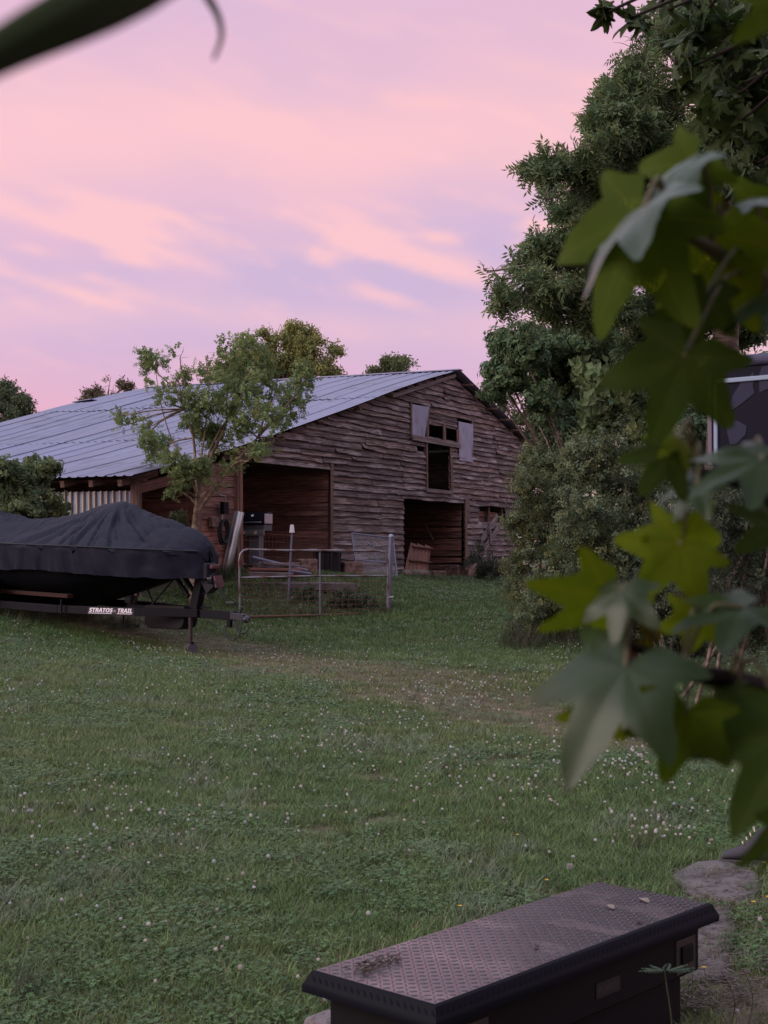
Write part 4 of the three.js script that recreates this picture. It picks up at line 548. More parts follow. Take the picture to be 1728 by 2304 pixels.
  { // worn-off maker's badge, a few strokes left
    const cv = document.createElement('canvas'); cv.width = 256; cv.height = 96; const x = cv.getContext('2d'); x.fillStyle = '#131112'; x.fillRect(0, 0, 256, 96); x.fillStyle = '#34302f'; x.font = 'bold 62px sans-serif'; x.setTransform(1, 0, -0.15, 1, 22, 0); x.fillText('POWER', 4, 70, 220); x.setTransform(1, 0, 0, 1, 0, 0); const r = rngOf(5); x.fillStyle = '#1c181a'; for (let i = 0; i < 90; i++) x.fillRect(r() * 256, r() * 96, 3 + r() * 18, 2 + r() * 5); const t = new THREE.CanvasTexture(cv); t.colorSpace = THREE.SRGBColorSpace; const q = new THREE.PlaneGeometry(0.14, 0.05); q.translate(0.12, -0.155, W / 2 - 0.0225); part(g, 'badge', put(q), std({ map: t, roughness: 0.6 }), 'worn pale badge with rubbed-off letters'); }
  // dead grass clippings and bits on the lid
  const r = rngOf(31), bits = []; for (let i = 0; i < 70; i++) { const x = -L / 2 + 0.17 + (r() - 0.5) * 0.2, z = -W / 2 + 0.13 + (r() - 0.5) * 0.08 , a = r() * 6.3, l = 0.015 + r() * 0.03; bits.push(beam(V(x, 0.004 + r() * 0.012, z), V(x + Math.cos(a) * l, 0.004 + r() * 0.014, z + Math.sin(a) * l * 0.7), 0.0025, 0.0025, YUP, 0.0005)); }
  const cl = new THREE.Mesh(put(merged(bits)), std({ color: rgb(0.06, 0.045, 0.03), roughness: 1 })); cl.name = 'dead_grass_clippings'; cl.userData = { kind: 'stuff', label: 'small heap of dead grass on the tool box lid', category: 'dead grass' }; shade(cl); scene.add(cl);
  for (const [x, z, s, lab] of [[L / 2 - 0.16, 0.06, 0.03, 'curled dry leaf at the far end of the lid'], [L / 2 - 0.32, 0.02, 0.026, 'pale dry leaf near the middle of the far lid end'], [L / 2 - 0.42, 0.2, 0.02, 'tiny dry leaf near the front lid edge'], [-0.12, 0.12, 0.02, 'dark dry leaf on the middle of the lid']]) { const q = new THREE.SphereGeometry(s, 10, 5, 0, 6.3, 0, 1.2); { const pa = q.attributes.position; for (let i = 0; i < pa.count; i++) { const X = pa.getX(i), Z = pa.getZ(i); pa.setXYZ(i, X * (0.8 + 0.5 * noise3(X * 70, Z * 70, s * 900)), pa.getY(i) * 0.3 + 0.5 * Math.abs(Z) * noise3(X * 90, 3, Z * 90), Z * 0.42 * (0.5 + noise3(Z * 90, X * 90, 5))); } q.computeVertexNormals(); } q.rotateY(s * 40); q.translate(x, 0.004 - 0.3 * s * 0.36, z); put(q); const c = V(x, 0.004, z).applyMatrix4(Mx); single('dry_leaf', q, std({ color: s > 0.024 ? rgb(0.2, 0.17, 0.15) : rgb(0.04, 0.03, 0.025), roughness: 0.9, side: THREE.DoubleSide }), lab, 'leaf', c, 'dry leaves on the tool box'); }
  globalThis.toolBox = { Mx, L, W, lx, lz, ctr };
}
{ // white broken block under the left end
  const p = groundAt(738, 2335); const g = block(p.clone().add(V(0, 0.03, 0)), 0.15, 0.1, 0.13, 0.9, 0.03); single('broken_concrete', g, std({ ...{ map: M.concrete.map }, color: rgb(1.4, 1.35, 1.35), roughness: 0.9 }), 'pale chunk of broken concrete under the tool box corner', 'concrete', p); }
{ // old path of concrete pads beside the tool box
  const pads = [[[1515, 1975], [1570, 1950], [1625, 1945], [1700, 1975], [1705, 2015], [1660, 2035], [1560, 2020]], [[1540, 2055], [1640, 2050], [1650, 2100], [1625, 2210], [1540, 2215]]];
  pads.forEach((q, k) => { const w = q.map(([x, y]) => groundAt(x, y)), s = new THREE.Shape(w.map((p) => new THREE.Vector2(p.x, p.z))), g = new THREE.ExtrudeGeometry(s, { depth: 0.1, bevelEnabled: true, bevelSize: 0.012, bevelThickness: 0.01, bevelSegments: 1 }); g.rotateX(Math.PI / 2); const y = Math.max(...w.map((p) => p.y)); g.translate(0, y + 0.012, 0); const uv = g.attributes.uv; for (let i = 0; i < uv.count; i++) uv.setXY(i, uv.getX(i) * 0.8, uv.getY(i) * 0.8); single('concrete_pad', g, M.concrete, ['flat concrete pad with litter near the boot', 'flat concrete pad tight beside the tool box end'][k], 'slab', V(w[0].x, y, w[0].z), 'old concrete path'); });
  // twigs and leaf litter over it
  const r = rngOf(61), bits = []; for (let i = 0; i < 900; i++) { const px = 1500 + r() * 228, py = 1960 + r() * 330, p = groundAt(px, py), a = r() * 6.3, l = 0.012 + r() * 0.05; p.y += 0.028 + r() * 0.01; if (px < 1560 && py < 2080 && r() < 0.6) continue; bits.push(beam(p, p.clone().add(V(Math.cos(a) * l, (r() - 0.4) * 0.012, Math.sin(a) * l)), 0.003 + r() * 0.006, 0.002, YUP, 0.0005)); }
  const m = new THREE.Mesh(merged(bits), std({ color: rgb(0.11, 0.085, 0.075), roughness: 1 })); m.name = 'leaf_litter'; m.userData = { kind: 'stuff', label: 'dry twigs and leaf litter strewn over the concrete path', category: 'litter' }; shade(m); scene.add(m);
}
{ // work boot
  const p = groundAt(1660, 1948), g = thing('work_boot', 'grey rubber-soled work boot at the edge of the path', 'boot', p), S = 1;
  const secs = [[-0.14, 0.028, 0.05], [-0.13, 0.042, 0.07], [-0.09, 0.05, 0.085], [-0.04, 0.05, 0.105], [0.0, 0.046, 0.14], [0.05, 0.045, 0.2], [0.1, 0.044, 0.23], [0.14, 0.04, 0.22], [0.155, 0.03, 0.18]], n = 14, pos = [], idx = [], uv = [];
  secs.forEach(([x, w, h], i) => { for (let k = 0; k < n; k++) { const a = k / n * 2 * Math.PI, y = 0.03 + (h - 0.03) * 0.5 * (1 + Math.sin(a)), sq = Math.cos(a); pos.push(x + (y > 0.12 ? 0.01 : 0), y, w * sq * (y < 0.05 ? 1.02 : 1)); uv.push(x * 4, a); } }); for (let i = 0; i < secs.length - 1; i++) for (let k = 0; k < n; k++) { const a = i * n + k, b = i * n + (k + 1) % n; idx.push(a, a + n, b, b, a + n, b + n); } for (const e of [0, secs.length - 1]) for (let k = 1; k < n - 1; k++) e ? idx.push(e * n, e * n + k + 1, e * n + k) : idx.push(0, k, k + 1);
  const put = (q) => { q.rotateY(-0.25); q.translate(p.x + 0.06, p.y, p.z); return q; }; part(g, 'upper', put(geoOf(pos, idx, uv)), phys({ color: rgb(0.055, 0.05, 0.06), roughness: 0.85, specularIntensity: 0.4, side: THREE.DoubleSide }));
  const sh = new THREE.Shape(); sh.moveTo(-0.15, 0); sh.bezierCurveTo(-0.15, 0.06, -0.06, 0.062, 0, 0.048); sh.bezierCurveTo(0.06, 0.04, 0.165, 0.06, 0.165, 0); sh.bezierCurveTo(0.165, -0.06, 0.06, -0.04, 0, -0.05); sh.bezierCurveTo(-0.06, -0.065, -0.15, -0.06, -0.15, 0); const so = new THREE.ExtrudeGeometry(sh, { depth: 0.032, bevelEnabled: true, bevelSize: 0.004, bevelThickness: 0.004, bevelSegments: 2 }); so.rotateX(-Math.PI / 2); part(g, 'sole', put(so), std({ color: rgb(0.05, 0.045, 0.05), roughness: 0.9 })); for (let k = 0; k < 4; k++) part(g, 'lace', put(tube([V(-0.03 + k * 0.02, 0.12 + k * 0.022, -0.03), V(-0.035 + k * 0.02, 0.125 + k * 0.024, 0), V(-0.03 + k * 0.02, 0.12 + k * 0.022, 0.03)], 0.003, 5)), M.tan); }
{ // wheelbarrow behind the leaves
  const f = groundAt(1360, 1538), g = thing('wheelbarrow', 'wheelbarrow with pale wooden handles half hidden behind leaves', 'wheelbarrow', f), d = -f.z, P = (px, py, dd = 0) => at(px, py, d + dd); const wood = std({ ...greyWood, color: rgb(1.5, 1.4, 1.45) });
  part(g, 'handle', beam(P(1288, 1534, -0.1), P(1368, 1446, 0.75), 0.045, 0.04), wood); part(g, 'handle', beam(P(1452, 1500, -0.35), P(1434, 1452, 0.75), 0.045, 0.04), wood);
  const c = P(1400, 1478, 0.75), q = new THREE.CylinderGeometry(0.34, 0.2, 0.24, 4, 1); q.rotateY(Math.PI / 4 + 0.2); q.scale(1, 1, 1.35); q.translate(c.x, c.y, c.z); part(g, 'tray', q.toNonIndexed(), std({ color: rgb(0.12, 0.045, 0.035), roughness: 0.6, metalness: 0.2, flatShading: true })); const w = P(1405, 1500, 1.3); w.y = land(w.x, -w.z) + 0.17; const wh = part(g, 'wheel', new THREE.TorusGeometry(0.13, 0.045, 10, 22).rotateY(Math.PI / 2 + 0.2).translate(w.x, w.y, w.z), M.rubber); part(wh, 'hub', new THREE.CylinderGeometry(0.05, 0.05, 0.1, 12).rotateZ(Math.PI / 2).rotateY(0.2).translate(w.x, w.y, w.z), M.steel);
  for (const px of [1380, 1465]) { const a = P(px, 1490, 0.5), b2 = V(a.x, land(a.x, -a.z - 0.0), a.z); part(g, 'leg', tube([a, b2, b2.clone().add(V(0.08, 0, 0.06))], 0.014, 7), M.rust); } part(g, 'brace', tube([P(1375, 1496, 0.5), P(1468, 1500, 0.5)], 0.012, 6), M.rust); }

// ================================================================ TREES AND BUSHES
function leafletGeo(list) { // list of [base, tip dir, length, width, normal] -> two-faced diamonds, slightly folded
  const pos = [], idx = []; for (const [b, d, l, w, n] of list) { const s = d.clone().cross(n).normalize(), m = b.clone().addScaledVector(d, l * 0.45), t = b.clone().addScaledVector(d, l).addScaledVector(n, -l * 0.12), k = pos.length / 3; for (const p of [b, m.clone().addScaledVector(s, w).addScaledVector(n, w * 0.25), t, m.clone().addScaledVector(s, -w).addScaledVector(n, w * 0.25)]) pos.push(p.x, p.y, p.z); idx.push(k, k + 2, k + 1, k, k + 3, k + 2); }
  const g = geoOf(pos, idx).toNonIndexed(); g.computeVertexNormals(); return g;
}
const SPRIG = {};
{ const r = rngOf(5), rd = (s) => (r() - 0.5) * s;
  const comp = []; for (let i = 0; i < 11; i++) { const k = i / 10, b = V(0, 0, 0).add(V(0, k * 0.26 - k * k * 0.06, 0)).add(V(k * k * 0.05, 0, 0)), side = i === 10 ? 0 : i % 2 ? 1 : -1; comp.push([b, V(side * 0.85 + rd(0.3), side ? 0.25 + rd(0.4) : 1, rd(0.5) - 0.3).normalize(), 0.085 + r() * 0.035, 0.016, V(rd(0.3), 0.25, 1).normalize()]); } SPRIG.compound = leafletGeo(comp);
  const small = []; for (let i = 0; i < 14; i++) { const k = i / 13, a = i * 2.4; small.push([V(rd(0.02), k * 0.17, rd(0.02)), V(Math.cos(a), 0.45 + rd(0.4), Math.sin(a)).normalize(), 0.045 + r() * 0.03, 0.017 + r() * 0.006, V(rd(1), 1, rd(1)).normalize()]); } SPRIG.small = leafletGeo(small);
  const broad = []; for (let i = 0; i < 9; i++) { const k = i / 8, a = i * 2.4; broad.push([V(rd(0.04), k * 0.2, rd(0.04)), V(Math.cos(a), rd(0.5) - 0.1, Math.sin(a)).normalize(), 0.1 + r() * 0.05, 0.038 + r() * 0.012, V(rd(0.8), 1, rd(0.8)).normalize()]); } SPRIG.broad = leafletGeo(broad);
  const tiny = []; for (let i = 0; i < 18; i++) { const k = i / 17, a = i * 2.4; tiny.push([V(rd(0.05), k * 0.22, rd(0.05)), V(Math.cos(a), 0.3 + rd(0.6), Math.sin(a)).normalize(), 0.035 + r() * 0.025, 0.012 + r() * 0.006, V(rd(1), 1, rd(1)).normalize()]); } SPRIG.tiny = leafletGeo(tiny);
  const far = []; for (let i = 0; i < 20; i++) far.push([V(rd(0.4), rd(0.4), rd(0.4)), V(rd(1), rd(1), rd(1)).normalize(), 0.12 + r() * 0.06, 0.045, V(rd(1), 1, rd(1)).normalize()]); SPRIG.far = leafletGeo(far);
}
const tint = (r, base, v) => { const k = 1 + (r() - 0.5) * v, h = (r() - 0.5) * v * 0.5; return rgb(base[0] * k * (1 + h), base[1] * k, base[2] * k * (1 - h)); };
// clumps: [centre, radius, sprigs]. Leaves sit in the outer part of each clump, thinned by noise so that gaps stay open.
function foliage(parent, name, clumps, o) {
  const { sprig, mat, base, vary = 0.5, size = 1, droop = 0, gap = 0.42, gapF = 1.6, seed = 1, inner = 0.35, alt } = o, r = rngOf(seed), mats = [], cols = [], O = originOf(parent), up = V(0, 1, 0);
  const subs = []; for (const [c, R, n] of clumps) { if (R < 0.16 || o.whole) { subs.push([c, R, n]); continue; } subs.push([c, R * 0.7, Math.round(n * 0.4)]); for (let k = 0; k < 11; k++) { const d = V(r() * 2 - 1, r() * 1.8 - 0.8, r() * 2 - 1).normalize(), q = R * (0.17 + 0.27 * r()); subs.push([c.clone().addScaledVector(d, R * (0.6 + 0.55 * r())), q, Math.round(n * 1.05 * (q / R) ** 2)]); } }
  for (const [c, R, n] of subs) for (let i = 0; i < n; i++) {
    const d = V(r() * 2 - 1, r() * 2 - 1, r() * 2 - 1); if (d.lengthSq() > 1 || d.lengthSq() < 0.01) { i--; continue; } d.normalize(); const k = inner + (1 - inner) * Math.cbrt(r()) * (0.86 + 0.34 * noise3(d.x * 2.3 + c.x, d.y * 2.3 + c.y, d.z * 2.3 + c.z)), p = c.clone().add(V(d.x * R, d.y * R * 0.82, d.z * R).multiplyScalar(k));
    if (fbm(p.x * gapF, p.y * gapF, p.z * gapF, 3) < gap * (0.75 + 0.5 * k)) continue;
    const dir = d.clone().multiplyScalar(0.7).add(V(r() - 0.5, r() - 0.5 - droop, r() - 0.5)).normalize(), q = new THREE.Quaternion().setFromUnitVectors(up, dir).multiply(new THREE.Quaternion().setFromAxisAngle(up, r() * 6.283)), s = size * (0.7 + r() * 0.6);
    mats.push(new THREE.Matrix4().compose(p.sub(O), q, V(s, s, s))); cols.push(tint(r, alt && r() < alt[1] ? alt[0] : base, vary));
  }
  const im = new THREE.InstancedMesh(SPRIG[sprig], mat, mats.length); mats.forEach((m, i) => { im.setMatrixAt(i, m); im.setColorAt(i, cols[i]); }); im.name = name; im.userData.kind = 'stuff'; shade(im); parent.add(im); return im;
}
// limbs from a fork out to each clump, with twigs inside it
function limbs(parent, fork, clumps, o) {
  const { mat, r0 = 0.06, seed = 3, twig = 5, name = 'limb', every = 1, back = 0.25 } = o, r = rngOf(seed);
  clumps.forEach(([c, R], i) => { if (i % every) return; const f = Array.isArray(fork) ? fork.reduce((a, b) => (b.distanceTo(c) < a.distanceTo(c) ? b : a)) : fork, m = f.clone().lerp(c, 0.5).add(V((r() - 0.5) * 0.3 * R * 2, back * R, (r() - 0.5) * R * 0.6)), pts = curve([f, m, c.clone().add(V(0, -R * 0.2, 0)), c.clone().add(V((r() - 0.5) * R, R * 0.6, (r() - 0.5) * R))], 9), rad = pts.map((_, k) => lerp(r0, r0 * 0.12, k / (pts.length - 1))), geos = [tube(pts, rad, 6)];
    for (let k = 0; k < twig; k++) { const a = pts[3 + Math.floor(r() * 6)], d = V(r() * 2 - 1, r() * 1.4 - 0.5, r() * 2 - 1).normalize(); geos.push(tube([a, a.clone().addScaledVector(d, R * 0.5).add(V(0, R * 0.08, 0)), a.clone().addScaledVector(d, R * 0.95)], [r0 * 0.22, r0 * 0.06], 4)); }
    part(parent, name, merged(geos), mat); });
}
const px2m = (d) => d / F;
const clumpsAt = (list, d, dens, jitter = 0, seed = 2) => { const r = rngOf(seed); return list.map(([x, y, R, dd = 0]) => { const dz = d + dd + (r() - 0.5) * jitter, m = R * dz / F; return [at(x, y, dz), m, Math.round(dens * m * m)]; }); };
const G = { pecan: leafMat({ roughness: 0.55 }), myrtle: leafMat({}), dull: leafMat({ roughness: 0.7 }) };

{ // small multi-stem tree before the barn
  const d = 27.3, b = floorAt(at(436, 1300, d)), tr = thing('crape_myrtle', 'young tree with pale forked trunk standing before the barn', 'tree', b), f1 = at(440, 1140, d), f2 = at(447, 1090, d);
  part(tr, 'trunk', tube([b.clone().add(V(0, -0.1, 0)), at(436, 1220, d), at(441, 1160, d), f2], [0.095, 0.075, 0.06, 0.035], 9), M.barkPale);
  part(tr, 'limb', tube(curve([at(446, 1150, d), at(475, 1110, d), at(520, 1050, d), at(580, 985, d + 0.2), at(640, 920, d + 0.3)], 14), [0.04, 0.012], 7), M.barkPale); part(tr, 'limb', tube(curve([at(444, 1095, d), at(440, 1050, d), at(435, 985, d), at(415, 920, d), at(400, 850, d)], 12), [0.04, 0.01], 6), M.barkPale); part(tr, 'limb', tube(curve([f2, at(478, 1020, d), at(510, 950, d), at(530, 870, d)], 12), [0.042, 0.012], 6), M.barkPale); for (const q of [[[446, 1100], [452, 1040], [462, 960], [470, 880], [462, 800]], [[447, 1090], [465, 1030], [500, 960], [560, 880], [590, 820]], [[443, 1110], [420, 1050], [385, 985], [360, 900], [350, 830]], [[452, 1120], [500, 1075], [560, 1035], [610, 1000]]]) part(tr, 'limb', tube(curve(q.map(([x, y], i) => at(x, y, d + (i - 2) * 0.12)), 14), [0.024, 0.006], 6), M.barkPale);
  part(tr, 'limb', tube(curve([at(441, 1135, d), at(425, 1118, d), at(405, 1105, d)], 6), [0.03, 0.014], 6), M.barkPale);
  const cl = clumpsAt([[345, 822, 33], [405, 802, 22], [395, 868, 42], [455, 850, 48], [520, 820, 52], [575, 800, 45], [470, 910, 50], [545, 890, 60], [620, 870, 58], [680, 860, 38], [655, 920, 42], [600, 950, 42], [545, 965, 42], [492, 985, 40], [430, 960, 30], [372, 905, 25], [285, 950, 22], [268, 930, 16], [315, 985, 22], [335, 955, 24], [352, 1010, 34], [385, 1045, 30], [420, 1075, 30], [455, 1060, 28], [560, 1030, 32], [600, 1005, 26], [515, 1045, 34], [640, 985, 16], [480, 1090, 24], [400, 1100, 22]], d, 1250, 1.6);
  limbs(tr, [at(440, 1050, d), at(478, 1020, d), at(520, 1050, d), at(580, 985, d), at(415, 920, d), at(435, 985, d), at(510, 950, d), at(445, 1120, d)], cl, { mat: M.barkPale, r0: 0.02, twig: 5, back: 0.1 });
  foliage(tr, 'crown', cl, { sprig: 'small', mat: G.myrtle, base: [0.22, 0.285, 0.115], vary: 0.5, size: 0.9, gap: 0.43, gapF: 2.6, seed: 8, inner: 0.1 });
}
function farTree(name, label, d, basePx, list, dens, base, o = {}) {
  const b = floorAt(at(basePx, 1290, d)), tr = thing(name, label, 'tree', b), cl = clumpsAt(list, d, dens, o.jit ?? 1.5, 4), top = list.reduce((a, l) => Math.max(a, l[1]), 0), fk = at(basePx, top + 10, d);
  part(tr, 'trunk', tube(o.forks ? [b, ...o.forks.filter((p) => p[2]).map((p) => at(p[0], p[1], d))] : [b, b.clone().lerp(fk, 0.5).add(V(0.1, 0, 0)), fk], [o.r ?? 0.25, (o.r ?? 0.25) * (o.forks ? 0.2 : 0.6)], 9), M.bark); limbs(tr, o.forks ? o.forks.map((p) => at(p[0], p[1], d)) : fk, cl, { mat: M.bark, r0: o.lr ?? (o.r ?? 0.25) * 0.22, twig: o.twig ?? 4, back: o.forks ? 0.12 : 0.25 });
  foliage(tr, 'crown', cl, { sprig: o.sprig ?? 'far', mat: o.mat ?? G.dull, base, vary: o.vary ?? 0.5, size: o.size ?? 1, gap: o.gap ?? 0.42, gapF: o.gapF ?? 1.1, seed: o.seed ?? 6, inner: 0.2, droop: o.droop ?? 0, alt: o.alt }); return tr;
}
farTree('shade_tree', 'round pale green tree rising behind the barn ridge', 58, 640, [[560, 800, 45], [620, 775, 48], [680, 790, 55], [735, 815, 38], [590, 835, 60], [660, 840, 70], [725, 850, 50], [530, 830, 35], [765, 835, 18], [505, 855, 32], [640, 755, 22], [690, 762, 24]], 230, [0.27, 0.29, 0.1], { seed: 21, gap: 0.42, size: 0.8, alt: [[0.3, 0.3, 0.1], 0.3] });
farTree('shade_tree', 'small dark tree poking above the barn ridge near the peak', 60, 890, [[895, 812, 26], [918, 822, 22], [870, 832, 22], [905, 838, 30], [835, 838, 14], [845, 846, 14], [935, 842, 14]], 330, [0.16, 0.19, 0.085], { seed: 22, size: 0.8 });
farTree('shade_tree', 'dark leafy tree at the left edge beyond the barn', 62, 0, [[5, 890, 32], [40, 915, 32], [-40, 900, 60], [20, 940, 45], [68, 925, 18], [60, 950, 26], [-30, 980, 60]], 300, [0.12, 0.155, 0.08], { seed: 23, size: 0.85 });
farTree('shade_tree', 'leafy tree standing behind the right eave of the barn', 57, 1230, [[1150, 900, 34], [1190, 930, 44], [1240, 900, 55], [1230, 985, 50], [1280, 960, 60], [1190, 990, 34], [1260, 1040, 60]], 300, [0.12, 0.155, 0.075], { seed: 25, size: 0.85 });
farTree('pine_tree', 'distant brownish pine beyond the back corner of the barn', 80, 243, [[215, 878, 20], [245, 868, 24], [275, 868, 18], [230, 895, 24], [260, 890, 24], [290, 873, 10], [200, 895, 14], [186, 905, 8]], 300, [0.15, 0.13, 0.08], { seed: 24, size: 0.9, r: 0.3 });
// the large tree with drooping leaflets at the right
{ const L = [[1330, 440, 40], [1300, 530, 45], [1350, 345, 38], [1380, 560, 50], [1440, 540, 60], [1420, 240, 50], [1260, 650, 45], [1330, 630, 55], [1440, 340, 60], [1530, 520, 70], [1425, 110, 48], [1480, 70, 62], [1560, 60, 80], [1660, 80, 100], [1780, 120, 130], [1400, 190, 45], [1370, 215, 30], [1460, 170, 75], [1560, 190, 95], [1670, 220, 105], [1790, 280, 130], [1350, 270, 32], [1400, 290, 62], [1500, 310, 85], [1620, 340, 100], [1740, 400, 120], [1215, 380, 28], [1250, 395, 38], [1310, 385, 46], [1320, 330, 26], [1390, 400, 62], [1480, 430, 70], [1600, 460, 95], [1225, 440, 32], [1290, 465, 46], [1365, 490, 46], [1200, 540, 18], [1090, 605, 22], [1120, 620, 28], [1165, 600, 26], [1215, 545, 34], [1250, 600, 34], [1205, 640, 34], [1310, 570, 34], [1140, 675, 24], [1190, 700, 40], [1270, 690, 56], [1360, 680, 60], [1460, 660, 66], [1580, 600, 90], [1700, 620, 100], [1500, 760, 80], [1620, 740, 90]];
  const tr = farTree('pecan_tree', 'towering tree with drooping leaflets at the right of the barn', 26, 1600, L, 1700, [0.14, 0.205, 0.092], { sprig: 'compound', mat: G.pecan, size: 1.15, gap: 0.42, gapF: 1.5, droop: 0.55, r: 0.3, lr: 0.035, seed: 31, jit: 3.4, alt: [[0.2, 0.25, 0.11], 0.3], twig: 7, forks: [[1630, 800, 1], [1640, 600, 1], [1650, 420, 1], [1660, 250, 1], [1665, 80, 1], [1520, 420], [1540, 580], [1430, 440], [1400, 560], [1320, 590], [1480, 250], [1560, 180], [1500, 640], [1350, 640], [1330, 420], [1720, 300], [1720, 500]] });
}
farTree('mulberry_tree', 'dense rounded tree behind the right end of the barn', 36, 1330, [[1130, 780, 32], [1120, 830, 30], [1115, 880, 24], [1180, 780, 45], [1150, 850, 48], [1230, 790, 60], [1218, 905, 36], [1250, 870, 60], [1320, 780, 70], [1340, 870, 80], [1430, 800, 80], [1470, 900, 90], [1560, 850, 90], [1262, 975, 45], [1330, 970, 75], [1430, 1000, 90], [1560, 980, 100], [1660, 900, 100], [1730, 1000, 110], [1230, 1060, 50], [1310, 1080, 80], [1420, 1110, 90], [1540, 1110, 100], [1660, 1100, 100], [1270, 1180, 80], [1400, 1210, 90], [1560, 1220, 100], [1700, 1220, 100]], 1100, [0.125, 0.19, 0.088], { sprig: 'broad', size: 0.92, gap: 0.36, r: 0.25, lr: 0.05, seed: 33, jit: 3 });
farTree('sapling', 'light green large-leaved sapling in front of the dense trees', 25, 1375, [[1330, 830, 24], [1350, 870, 32], [1385, 905, 36], [1345, 930, 34], [1420, 945, 36], [1380, 975, 38], [1315, 960, 24], [1440, 890, 26], [1400, 850, 20]], 700, [0.16, 0.22, 0.095], { sprig: 'broad', size: 1.25, droop: 0.7, r: 0.06, seed: 35, jit: 1, gap: 0.36 });
// honeysuckle thicket
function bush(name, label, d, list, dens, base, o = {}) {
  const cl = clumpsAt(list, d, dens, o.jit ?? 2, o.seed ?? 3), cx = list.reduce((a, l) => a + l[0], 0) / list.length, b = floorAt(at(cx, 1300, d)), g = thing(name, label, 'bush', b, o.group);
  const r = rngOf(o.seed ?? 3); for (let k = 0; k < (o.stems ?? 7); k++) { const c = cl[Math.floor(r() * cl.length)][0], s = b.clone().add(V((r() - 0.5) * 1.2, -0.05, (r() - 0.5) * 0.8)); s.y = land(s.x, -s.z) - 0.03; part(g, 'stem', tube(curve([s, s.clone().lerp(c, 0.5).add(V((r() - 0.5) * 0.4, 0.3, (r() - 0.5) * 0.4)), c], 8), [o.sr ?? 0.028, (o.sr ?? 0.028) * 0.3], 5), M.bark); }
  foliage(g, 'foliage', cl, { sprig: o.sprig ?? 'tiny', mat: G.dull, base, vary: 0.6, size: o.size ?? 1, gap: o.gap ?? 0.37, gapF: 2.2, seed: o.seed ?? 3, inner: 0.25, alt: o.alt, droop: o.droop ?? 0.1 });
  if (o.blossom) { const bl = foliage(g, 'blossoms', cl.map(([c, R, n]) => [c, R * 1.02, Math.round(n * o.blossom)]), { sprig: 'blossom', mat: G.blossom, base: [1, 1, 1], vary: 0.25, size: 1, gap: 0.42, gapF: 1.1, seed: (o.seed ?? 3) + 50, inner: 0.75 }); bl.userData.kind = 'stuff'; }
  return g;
}
{ const r = rngOf(15), l = []; for (let i = 0; i < 7; i++) l.push([V((r() - 0.5) * 0.05, (r() - 0.5) * 0.04, (r() - 0.5) * 0.05), V(r() - 0.5, r() - 0.2, r() - 0.5).normalize(), 0.032 + r() * 0.012, 0.007, V(r() - 0.5, 1, r() - 0.5).normalize()]); SPRIG.blossom = leafletGeo(l); G.blossom = leafMat({ color: rgb(0.6, 0.55, 0.46), transmission: 0.2 }); }
const HG = 'honeysuckle thicket at the right';
bush('honeysuckle_bush', 'honeysuckle bush spilling in front of the barn right end', 24, [[1225, 1050, 42], [1190, 1100, 34], [1215, 1150, 48], [1170, 1190, 34], [1230, 1230, 60], [1185, 1270, 40], [1160, 1315, 26], [1215, 1330, 52], [1190, 1370, 36], [1270, 1080, 55], [1290, 1170, 60], [1290, 1280, 66], [1270, 1370, 50], [1240, 1410, 34]], 1500, [0.165, 0.205, 0.105], { seed: 41, blossom: 0.06, group: HG, alt: [[0.15, 0.16, 0.06], 0.25] });
bush('honeysuckle_bush', 'tall honeysuckle bush with scattered white flowers below the sapling', 21.5, [[1320, 1040, 52], [1390, 1040, 58], [1440, 1085, 60], [1370, 1120, 70], [1330, 1190, 66], [1430, 1180, 74], [1390, 1270, 80], [1330, 1340, 66], [1420, 1360, 66], [1480, 1280, 66], [1480, 1030, 50]], 1500, [0.155, 0.19, 0.1], { seed: 42, blossom: 0.08, group: HG });
bush('honeysuckle_bush', 'white-flowered honeysuckle bush below the camper nose', 15.2, [[1560, 1130, 55], [1620, 1115, 50], [1690, 1115, 55], [1750, 1120, 70], [1540, 1200, 66], [1630, 1210, 80], [1720, 1220, 80], [1560, 1300, 80], [1660, 1320, 90], [1750, 1330, 90], [1580, 1390, 66], [1690, 1400, 70], [1790, 1250, 90]], 1300, [0.11, 0.135, 0.085], { seed: 43, blossom: 0.1, size: 0.9, group: HG, jit: 1.4 });
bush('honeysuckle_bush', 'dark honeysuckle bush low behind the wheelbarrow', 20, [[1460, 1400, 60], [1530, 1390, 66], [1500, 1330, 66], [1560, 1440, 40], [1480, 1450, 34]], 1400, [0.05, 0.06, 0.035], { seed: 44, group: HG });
// leafy bush left, behind the boat
bush('leafy_bush', 'broad-leaved green bush behind the boat by the tin wall', 26.2, [[20, 1075, 36], [75, 1065, 30], [110, 1060, 22], [10, 1130, 50], [70, 1125, 44], [112, 1120, 26], [40, 1180, 50], [105, 1175, 40], [-40, 1110, 60], [140, 1150, 14]], 1500, [0.13, 0.175, 0.08], { seed: 45, sprig: 'broad', size: 0.75, stems: 5, jit: 0.8, gap: 0.34, alt: [[0.17, 0.21, 0.09], 0.3] });
bush('leafy_bush', 'small green shoot beside the young tree trunk', 27.8, [[398, 1172, 14], [412, 1160, 8]], 2600, [0.12, 0.145, 0.06], { seed: 46, sprig: 'broad', size: 0.6, stems: 2, jit: 0.3, gap: 0.2 });
bush('wispy_shrub', 'wispy grey-green tall weed against the barn foundation', 38.5, [[1085, 1250, 26], [1075, 1280, 28], [1100, 1285, 28], [1090, 1300, 24]], 900, [0.1, 0.125, 0.085], { seed: 47, sprig: 'compound', size: 0.8, stems: 6, sr: 0.006, jit: 0.4, gap: 0.36, droop: -1.2 });
